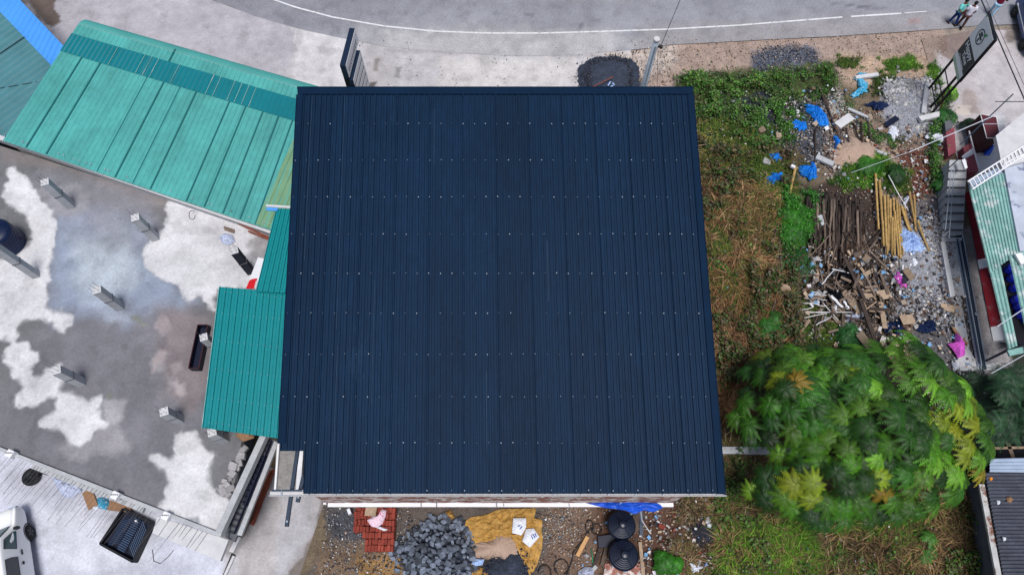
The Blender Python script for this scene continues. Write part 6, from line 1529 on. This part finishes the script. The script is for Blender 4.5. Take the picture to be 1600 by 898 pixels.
for (x,y,rz,l) in ((556,803,.1,'red brick laid on top of the stack at its upper corner'),(561,803,.05,'second red brick beside the upper corner brick'),(566,802,-.1,'third red brick beside the upper corner bricks'),(562,816,.1,'red brick on the middle of the stack, next to the pink bag'),(568,816,.05,'red brick closest to the pink bag on the stack')):
    o = bpy.data.objects.new('brick', bme[0]); link(o); q = P(x,y,ztop); o.location = (q.x, q.y, ztop+BH/2+.002); o.rotation_euler = (0,0,rz); ORG[o.name] = None; tag(o, l, 'brick', 'loose bricks on top of the stack')
m = MB(); m.bar(P(571,797,ztop+.14), P(588,799,ztop+.14), .38, .04); tag(m.build('cement_board', 'board'), 'grey brown board lying on the brick stack under the ledge', 'board')
tag(crumple('plastic_bag', [P(574,812,ztop),P(583,806,ztop),P(592,804,ztop),P(597,795,ztop),P(604,797,ztop),P(603,806,ztop),P(598,818,ztop),P(589,824,ztop),P(580,822,ztop)], ztop+.02, .16, .07, 'pinkwhite_bag', world=True, nsc=6), 'pink and white plastic bag on top of the brick stack', 'bag')
tag(crumple('paper_sheet', [P(588,824,ztop),P(594,822,ztop),P(607,827,ztop),P(600,829,ztop)], ztop+.02, .03, .02, 'white_bag', world=True, nsc=6), 'narrow white paper below the pink and white bag', 'paper')
m = MB(); m.bar(P(545,795,.3), P(548,803,.3), .12, .3); tag(m.build('white_sack', 'white_bag'), 'small white sack between the wall and the brick stack', 'sack')
# tarpaulin, bags
tag(crumple('tarpaulin', [(722,818),(735,808),(760,804),(780,795),(838,794),(834,810),(848,812),(846,828),(848,842),(846,860),(838,885),(828,900),(822,870),(800,862),(740,850),(728,838)], .02, .10, .14, 'yellow_tarp', nsc=3.2, rings=18, segs=90, seed=4), 'crumpled mustard yellow tarpaulin under the sand heap', 'tarpaulin')
tag(crumple('tarpaulin', [(722,890),(735,880),(750,886),(768,890),(775,940),(715,940)], .02, .12, .10, 'yellow_tarp', nsc=4, seed=6), 'mustard yellow tarpaulin scrap at the bottom edge beside the stone heap', 'tarpaulin')
tag(crumple('plastic_bag', [(695,800),(704,796),(711,808),(703,812)], .05, .15, .08, 'yellow_tarp', nsc=6, seed=3), 'ochre cloth scrap above the stone heap', 'cloth')
def sack(poly, z, label, marks):
    t = thing('cement_sack', label, 'sack', P(poly[0][0], poly[0][1], z)); crumple('sack_body', poly, z, .07, .035, 'white_bag', parent=t, nsc=7, rings=8, segs=40)
    m = MB()
    for (x1,y1,x2,y2) in marks: m.bar(P(x1,y1,z+.135), P(x2,y2,z+.135), .035, .01)
    m.build('printed_mark', 'print_blue', t)
sack([(802,809),(822,809),(822,823),(815,836),(800,832)], .45, 'white empty cement sack on the tarpaulin, the upper of the two', [(812,826,816,822),(809,822,813,820)])
sack([(822,826),(834,825),(843,838),(828,855),(816,845)], .35, 'white empty cement sack with blue print, the lower of the two', [(830,836,833,842),(833,834,836,840),(836,833,838,838)])
tag(crumple('plastic_scrap', [(736,880),(744,872),(757,873),(754,882),(744,884)], .3, .06, .05, 'paleblue_bag', nsc=7), 'blue and white plastic scrap on the stone heap', 'scrap')
plank(918,838,902,868,.15,.06,.1,.1,'wood_tan','clean tan timber lying on the brown soil','timber','timber_board')
plank(911,807,922,802,.08,.04,.06,.06,'plank','small weathered stick above the hose coils','stick','loose_stick')
for (x1,y1,x2,y2,mt,l) in ((992,798,990,830,'plank','weathered board standing beside the upper black tank, nearest one'),(997,796,995,830,'plank','weathered board second from the upper black tank'),(1002,797,1002,836,'dark_steel','dark grey board outermost of the three beside the tank'),(950,846,940,884,'plank','pale weathered plank left of the lower black tank'),(938,856,928,884,'dark_pole','dark plank left of the pale weathered plank'),(1000,846,1006,905,'board','whitish plank right of the lower black tank'),(932,884,912,905,'concrete','grey plank end at the bottom edge left of the tanks')):
    plank(x1,y1,x2,y2,.14,.05,.15,.1,mt,l,'plank','weathered_plank')
m = MB(); p4 = PP([(945,880),(1003,880),(1003,930),(940,930)], .05); m.prism([(p.x,p.y) for p in p4], 0, .06); tag(m.build('brick_paving', 'brickwall'), 'brick red paving under the lower black tank', 'paving')
m = MB(); p4 = PP([(933,838),(962,834),(962,852),(935,856)], .1); m.prism([(p.x,p.y) for p in p4], 0, .3); tag(m.build('dark_box', 'navy_black'), 'dark blue black box left between the two tanks', 'box')
tag(crumple('plastic_bag', [(903,892),(914,885),(928,886),(926,930),(900,930)], .05, .25, .08, 'mesh_sack', nsc=5), 'grey plastic bag full of scrap at the bottom edge', 'bag')
tag(crumple('stone_lump', [(910,866),(916,862),(922,868),(916,873)], .03, .15, .04, 'rubble', segs=20, rings=5), 'pale round stone right of the tan timber', 'stone')
def coil(pts, r, mt, l, nm='hose'):
    m = MB(); m.tube([P(x,y,.05+.02*math.sin(i)) for i,(x,y) in enumerate(pts)], r, 6); tag(m.build(nm, mt, smooth=True), l, 'hose')
def arc(cx, cy, rx, ry, a0, a1, n=30): return [(cx+rx*math.cos(t), cy+ry*math.sin(t)) for t in np.linspace(a0, a1, n)]
coil(arc(851,895,10,13,PI,2*PI+.6), .022, 'hose', 'black hose loop at the bottom edge, left one')
coil(arc(877,885,11,12,PI*.7,2*PI+1.2), .022, 'hose', 'black hose loop at the bottom edge, right one')
coil(arc(921,822,6,10,0,2*PI)+[(915,834),(914,842),(905,850),(896,862),(893,878),(885,898)], .022, 'hose', 'black hose with a coil trailing toward the bottom edge')
coil(arc(932,826,8,8,0,2*PI), .022, 'hose', 'small round black hose coil beside the black tank')
coil([(924,856),(926,872),(927,898),(928,915)], .02, 'green_hose', 'thin green hose left of the lower black tank')
coil([(788,793),(779,803),(773,818),(773,836),(778,848),(788,856),(800,858),(812,850),(820,838),(823,820),(820,800)], .014, 'hose', 'thin dark cable looping over the tarpaulin and sand heap', 'cable')
coil([(820,796),(850,804),(875,808),(893,806)], .010, 'hose', 'thin dark cable lying east of the tarpaulin', 'cable')
m = MB(); m.tube([P(1001,797,2.6), P(1003,812,1.2), P(1011,825,.3), P(1017,833,.05)], .022, 6); tag(m.build('white_conduit', 'white'), 'white conduit hanging from the ledge down to the soil', 'conduit')
m = MB(); m.tube([P(1024,795,2.6), P(1028,812,.05)], .010, 5); tag(m.build('hanging_wire', 'wire_light'), 'thin wire hanging from the ledge corner beside the white conduit', 'wire')
o = bpy.data.objects.new('brick', bme[1]); link(o); q = P(1034,822,.06); o.location = q; o.rotation_euler = (0,0,1.2); o.scale = (1.5,1.2,1); ORG[o.name] = None; tag(o, 'single orange red brick lying on soil east of the white conduit', 'brick')
# ================================================================== TREES, BUSHES
def crown(name, ros, mat, parent, nf=(11,15), fl=(.5,.72), pal=None, npair=9, lw=.045, ll=.16):
    """rosettes of long pinnate fronds; ros: list of (pos, up normal, size, colour)"""
    Vs = []; Cs = []
    for pos, nr, sz, colr in ros:
        nfr = random.randint(*nf); nr = Vector(nr).normalized(); ref = Vector((1,0,0)) if abs(nr.x) < .8 else Vector((0,1,0)); tx = nr.cross(ref).normalized(); ty = nr.cross(tx)
        ph = random.uniform(0, 6)
        for i in range(nfr):
            a = ph+2*PI*i/nfr+random.uniform(-.18,.18); L = random.uniform(*fl)*sz; el = random.uniform(.1,.5)
            dh = tx*math.cos(a)+ty*math.sin(a); cc = np.array(colr)*random.uniform(.7,1.2)
            yv = random.random()
            for k in range(npair):
                t = (k+1.2)/(npair+.6); p = Vector(pos)+dh*(L*t)+nr*(L*(el*t-.95*t*t*(.5+el)))
                p2 = Vector(pos)+dh*(L*(t+.05))+nr*(L*(el*(t+.05)-.95*(t+.05)**2*(.5+el))); d = (p2-p).normalized(); s = d.cross(nr).normalized()
                lf_ = ll*sz*math.sin(PI*min(1, .18+t*.80))*1.1+.02
                for sg in (-1, 1):
                    dr = (s*sg*.92+d*.42+nr*random.uniform(-.42,-.12)).normalized(); w = d*lw*sz*.5
                    q0 = p-w; q1 = p+w; q2 = p+dr*lf_+w*.35; q3 = p+dr*lf_-w*.35
                    Vs += [tuple(q0), tuple(q1), tuple(q2), tuple(q3)]; sh = (.62+.5*t)*(1.12 if sg > 0 else .9); c = cc*sh; Cs += [tuple(c)]*4  # leaflets lighter toward tips and on one side, as painted light
            # midrib
            p0 = Vector(pos); pm = Vector(pos)+dh*(L*.5)+nr*(L*(el*.5-.95*.25*(.5+el))); pe = Vector(pos)+dh*L+nr*(L*(el-.95*(.5+el)))
            s = dh.cross(nr)*.007; 
            for A_, B_ in ((p0, pm), (pm, pe)): Vs += [tuple(A_-s), tuple(B_-s*.6), tuple(B_+s*.6), tuple(A_+s)]; Cs += [tuple(cc*1.25)]*4
    V = np.array(Vs); return np_obj(name, V, np.arange(len(V)).reshape(-1, 4), mat, np.array(Cs), parent)
random.seed(71)
tr_ = thing('feathery_tree', 'large green tree with feathery fronds and yellowing tips beside the big roof', 'tree', P(1345,735,0))
g0 = [C(70,116,24), C(78,126,28), C(50,96,26), C(98,142,42), C(46,88,26)]
yel = C(165,176,48); ora = C(196,140,50)
outline = [(1150,620),(1172,560),(1215,528),(1262,528),(1300,536),(1335,538),(1385,520),(1435,512),(1480,545),(1515,582),(1535,612),(1550,655),(1568,700),(1545,752),(1500,795),(1440,812),(1380,822),(1325,826),(1270,838),(1225,800),(1180,790),(1172,760),(1215,720),(1210,690),(1170,690),(1148,655)]
ow = PP(outline, 3.5); owx = [(p.x, p.y) for p in ow]; cc0 = sum(ow, Vector())/len(ow)
ros = []; tries = 0; placed = []
while tries < 30000 and len(placed) < 640:
    tries += 1; q = P(random.uniform(1120,1580), random.uniform(500,865), 3.5); s = float(sdf(np.array([q.x]), np.array([q.y]), owx)[0])
    if s < .18: continue
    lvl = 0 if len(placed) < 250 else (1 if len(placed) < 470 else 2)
    if any((q.x-c[0])**2+(q.y-c[1])**2 < (.46 if lvl == 0 else .42)**2 and c[2] == lvl for c in placed): continue
    placed.append((q.x, q.y, lvl)); h = 3.0+2.4*(1-math.exp(-max(0,s-.2)*.8))+mnoise.noise(Vector((q.x*.55, q.y*.55, 3)))*.95+random.uniform(-.2,.2)
    if lvl: h -= random.uniform(.35, .7)+.6*(lvl-1)
    # shift so that a lower rosette still sits under the crown outline
    nr = Vector(((q.x-cc0.x)*.16+random.uniform(-.25,.25), (q.y-cc0.y)*.16+random.uniform(-.25,.25), 1))
    c = np.array(random.choice(g0))*((.36,.13)[lvl-1] if lvl else random.choice([.6,.85,1.1,1.4,1.8]))  # inner levels darkened, shade of the crown's depth put into leaf colour
    kx = (q.x, q.y)
    ppx = 800+F*(q.x/( (CH-h)*CT+q.y*ST)); ppy = 449-F*((q.y*CT-(CH-h)*ST)/((CH-h)*CT+q.y*ST))
    if not lvl:
        if 1490 < ppx < 1532 and 630 < ppy < 725: c = (np.array(yel)*.65+np.array(g0[0])*.45)*random.uniform(.8,1.2) if random.random() < .75 else np.array(yel)*.8
        elif random.random() < .07: c = c*.45+np.array(yel)*.55
        elif random.random() < .02: c = c*.5+np.array(ora)*.45
        if ppx < 1210 or ppy > 790: c = c*.62*np.array([.8,1,1.15])  # left and lower crown side dimmed and cooled as painted shade
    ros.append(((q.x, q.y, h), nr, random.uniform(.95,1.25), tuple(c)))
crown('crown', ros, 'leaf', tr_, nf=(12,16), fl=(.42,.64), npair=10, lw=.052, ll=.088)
m = MB(); tb0 = P(1345,735,0); m.tube([tb0, tb0+Vector((.05,.1,1.2)), tb0+Vector((.0,.15,2.4)), tb0+Vector((.1,.1,3.6))], [.24,.19,.15,.10], 10); m.build('trunk', 'bark', tr_, smooth=True)
random.seed(5)
for i in range(16):
    r_ = ros[i*6 % len(ros)]; e_ = Vector(r_[0]); st0 = tb0+Vector((.03,.12,random.uniform(1.5,3.3))); md_ = (st0+e_)/2+Vector((0,0,-.25)); m = MB(); m.tube([st0, md_, e_-Vector((0,0,.05))], [.08,.05,.02], 6); m.build('limb', 'bark', tr_, smooth=True)
t3 = thing('dark_tree', 'darker green fine leaved tree between the shop canopy and the corrugated roof', 'tree', P(1585,640,0))
ros = []
for i in range(80):
    px, py = random.uniform(1530,1650), random.uniform(580,680)
    if px < 1545 and (py < 600 or py > 665): continue
    q = P(px, py, 2.4); ros.append(((q.x, q.y, 2.2+random.uniform(-.9,.8)), (random.uniform(-.4,.4), random.uniform(-.4,.4), 1), random.uniform(.8,1.1), tuple(np.array(C(56,92,62))*random.uniform(.5,1.25))))
crown('crown', ros, 'leaf', t3, nf=(9,13), fl=(.45,.7), npair=11, lw=.034, ll=.11)
m = MB(); q = P(1585,645,0); m.tube([q, q+Vector((0,.05,1)), q+Vector((.1,0,1.9))], [.12,.09,.06], 8); m.build('trunk', 'bark', t3, smooth=True)
def bush(pos, rad, n, label, colr, fl=(.4,.6), name='fern_bush', h=.5, cat='bush', lw=.05, ll=.1):
    q = P(pos[0], pos[1], 0); t = thing(name, label, cat, q); rs = []
    for i in range(n):
        a = random.uniform(0, 2*PI); r_ = rad*math.sqrt(random.random()); rs.append(((q.x+r_*math.cos(a), q.y+r_*math.sin(a), h*random.uniform(.5,1.2)), (math.cos(a)*.4, math.sin(a)*.4, 1), 1.0, tuple(np.array(colr)*random.uniform(.6,1.25))))
    crown('frond', rs, 'leaf', t, nf=(7,11), fl=fl, npair=8, lw=lw, ll=ll)
    m = MB(); m.tube([q, q+Vector((0,0,h*.8))], [.03,.02], 6); m.build('stem', 'bark', t)
bush((1240,345), .75, 16, 'bright green leafy bush west of the dark poles, upper one', C(66,138,32))
bush((1235,368), .5, 9, 'bright green leafy bush directly below the upper one', C(58,128,30))
bush((1243,410), .7, 12, 'arching dark green fern bush above the scrap heap', C(44,104,38), fl=(.6,.9))
bush((1355,268), .6, 8, 'green bush at the head of the bamboo stack', C(64,126,36))
bush((1395,280), .5, 6, 'darker green bush between the bamboo and the red soil', C(46,92,36))
bush((1036,878), .32, 6, 'small bright green bush on the soil at the bottom edge', C(60,124,36), fl=(.25,.4))
bush((1052,882), .2, 3, 'tiny green plant beside the small bright bush', C(70,148,36), fl=(.2,.3))
bush((1475,190), .45, 7, 'green weed bush at the foot of the shop sign posts', C(52,110,44), fl=(.3,.5))
bush((1483,150), .3, 4, 'light green plant behind the shop sign posts', C(120,168,60), fl=(.3,.4))
bush((1466,290), .4, 6, 'green bush growing beside the stairs', C(48,104,38), fl=(.3,.45))
bush((1510,205), .3, 4, 'dark green bush between the low wall and the maroon cabinet', C(30,66,32), fl=(.3,.45))
bush((1205,515), .6, 9, 'green bush at the upper left of the large tree', C(56,116,40), fl=(.4,.6))
bush((1320,530), .55, 8, 'green bush squeezed between the scrap heap and the tree', C(48,104,46), fl=(.35,.5))
bush((1440,855), .6, 5, 'loose green plant in the grass south of the tree', C(90,140,60), fl=(.3,.45))
# ================================================================== CAMERA, LIGHT
cam_d = bpy.data.cameras.new('camera'); cam_d.lens = 24.0; cam_d.sensor_width = 36.0; cam_d.sensor_fit = 'HORIZONTAL'; cam_d.clip_start = .1; cam_d.clip_end = 5000
cam = bpy.data.objects.new('camera', cam_d); COL.objects.link(cam); cam.location = (0, 0, CH); cam.rotation_euler = (TH, 0, 0); scene.camera = cam
EL, AZ = R(74), R(165)          # elevation; azimuth clockwise from +Y (north-east)
w = bpy.data.worlds.new('World'); scene.world = w; w.use_nodes = True; nt = w.node_tree; bg = nt.nodes['Background']
sky = nt.nodes.new('ShaderNodeTexSky'); sky.sky_type = 'NISHITA'; sky.sun_disc = False; sky.sun_elevation = EL; sky.sun_rotation = AZ; sky.air_density = 1.0; sky.dust_density = 3.0; sky.ozone_density = 1.0
nt.links.new(sky.outputs[0], bg.inputs['Color']); bg.inputs['Strength'].default_value = .105
sd_ = bpy.data.lights.new('sun', 'SUN'); sd_.energy = 3.2; sd_.angle = R(18); sd_.color = (1.0, .985, .955); so = bpy.data.objects.new('sun', sd_); COL.objects.link(so)
dv = Vector((math.sin(AZ)*math.cos(EL), math.cos(AZ)*math.cos(EL), math.sin(EL))); so.rotation_euler = dv.to_track_quat('Z', 'Y').to_euler(); so.location = dv*60
scene.view_settings.view_transform = 'Standard'; scene.view_settings.look = 'None'; scene.view_settings.exposure = 0; scene.view_settings.gamma = 1
for o in scene.objects:
    if o.type == 'EMPTY' and o.get('label') == '': o['label'] = 'item'
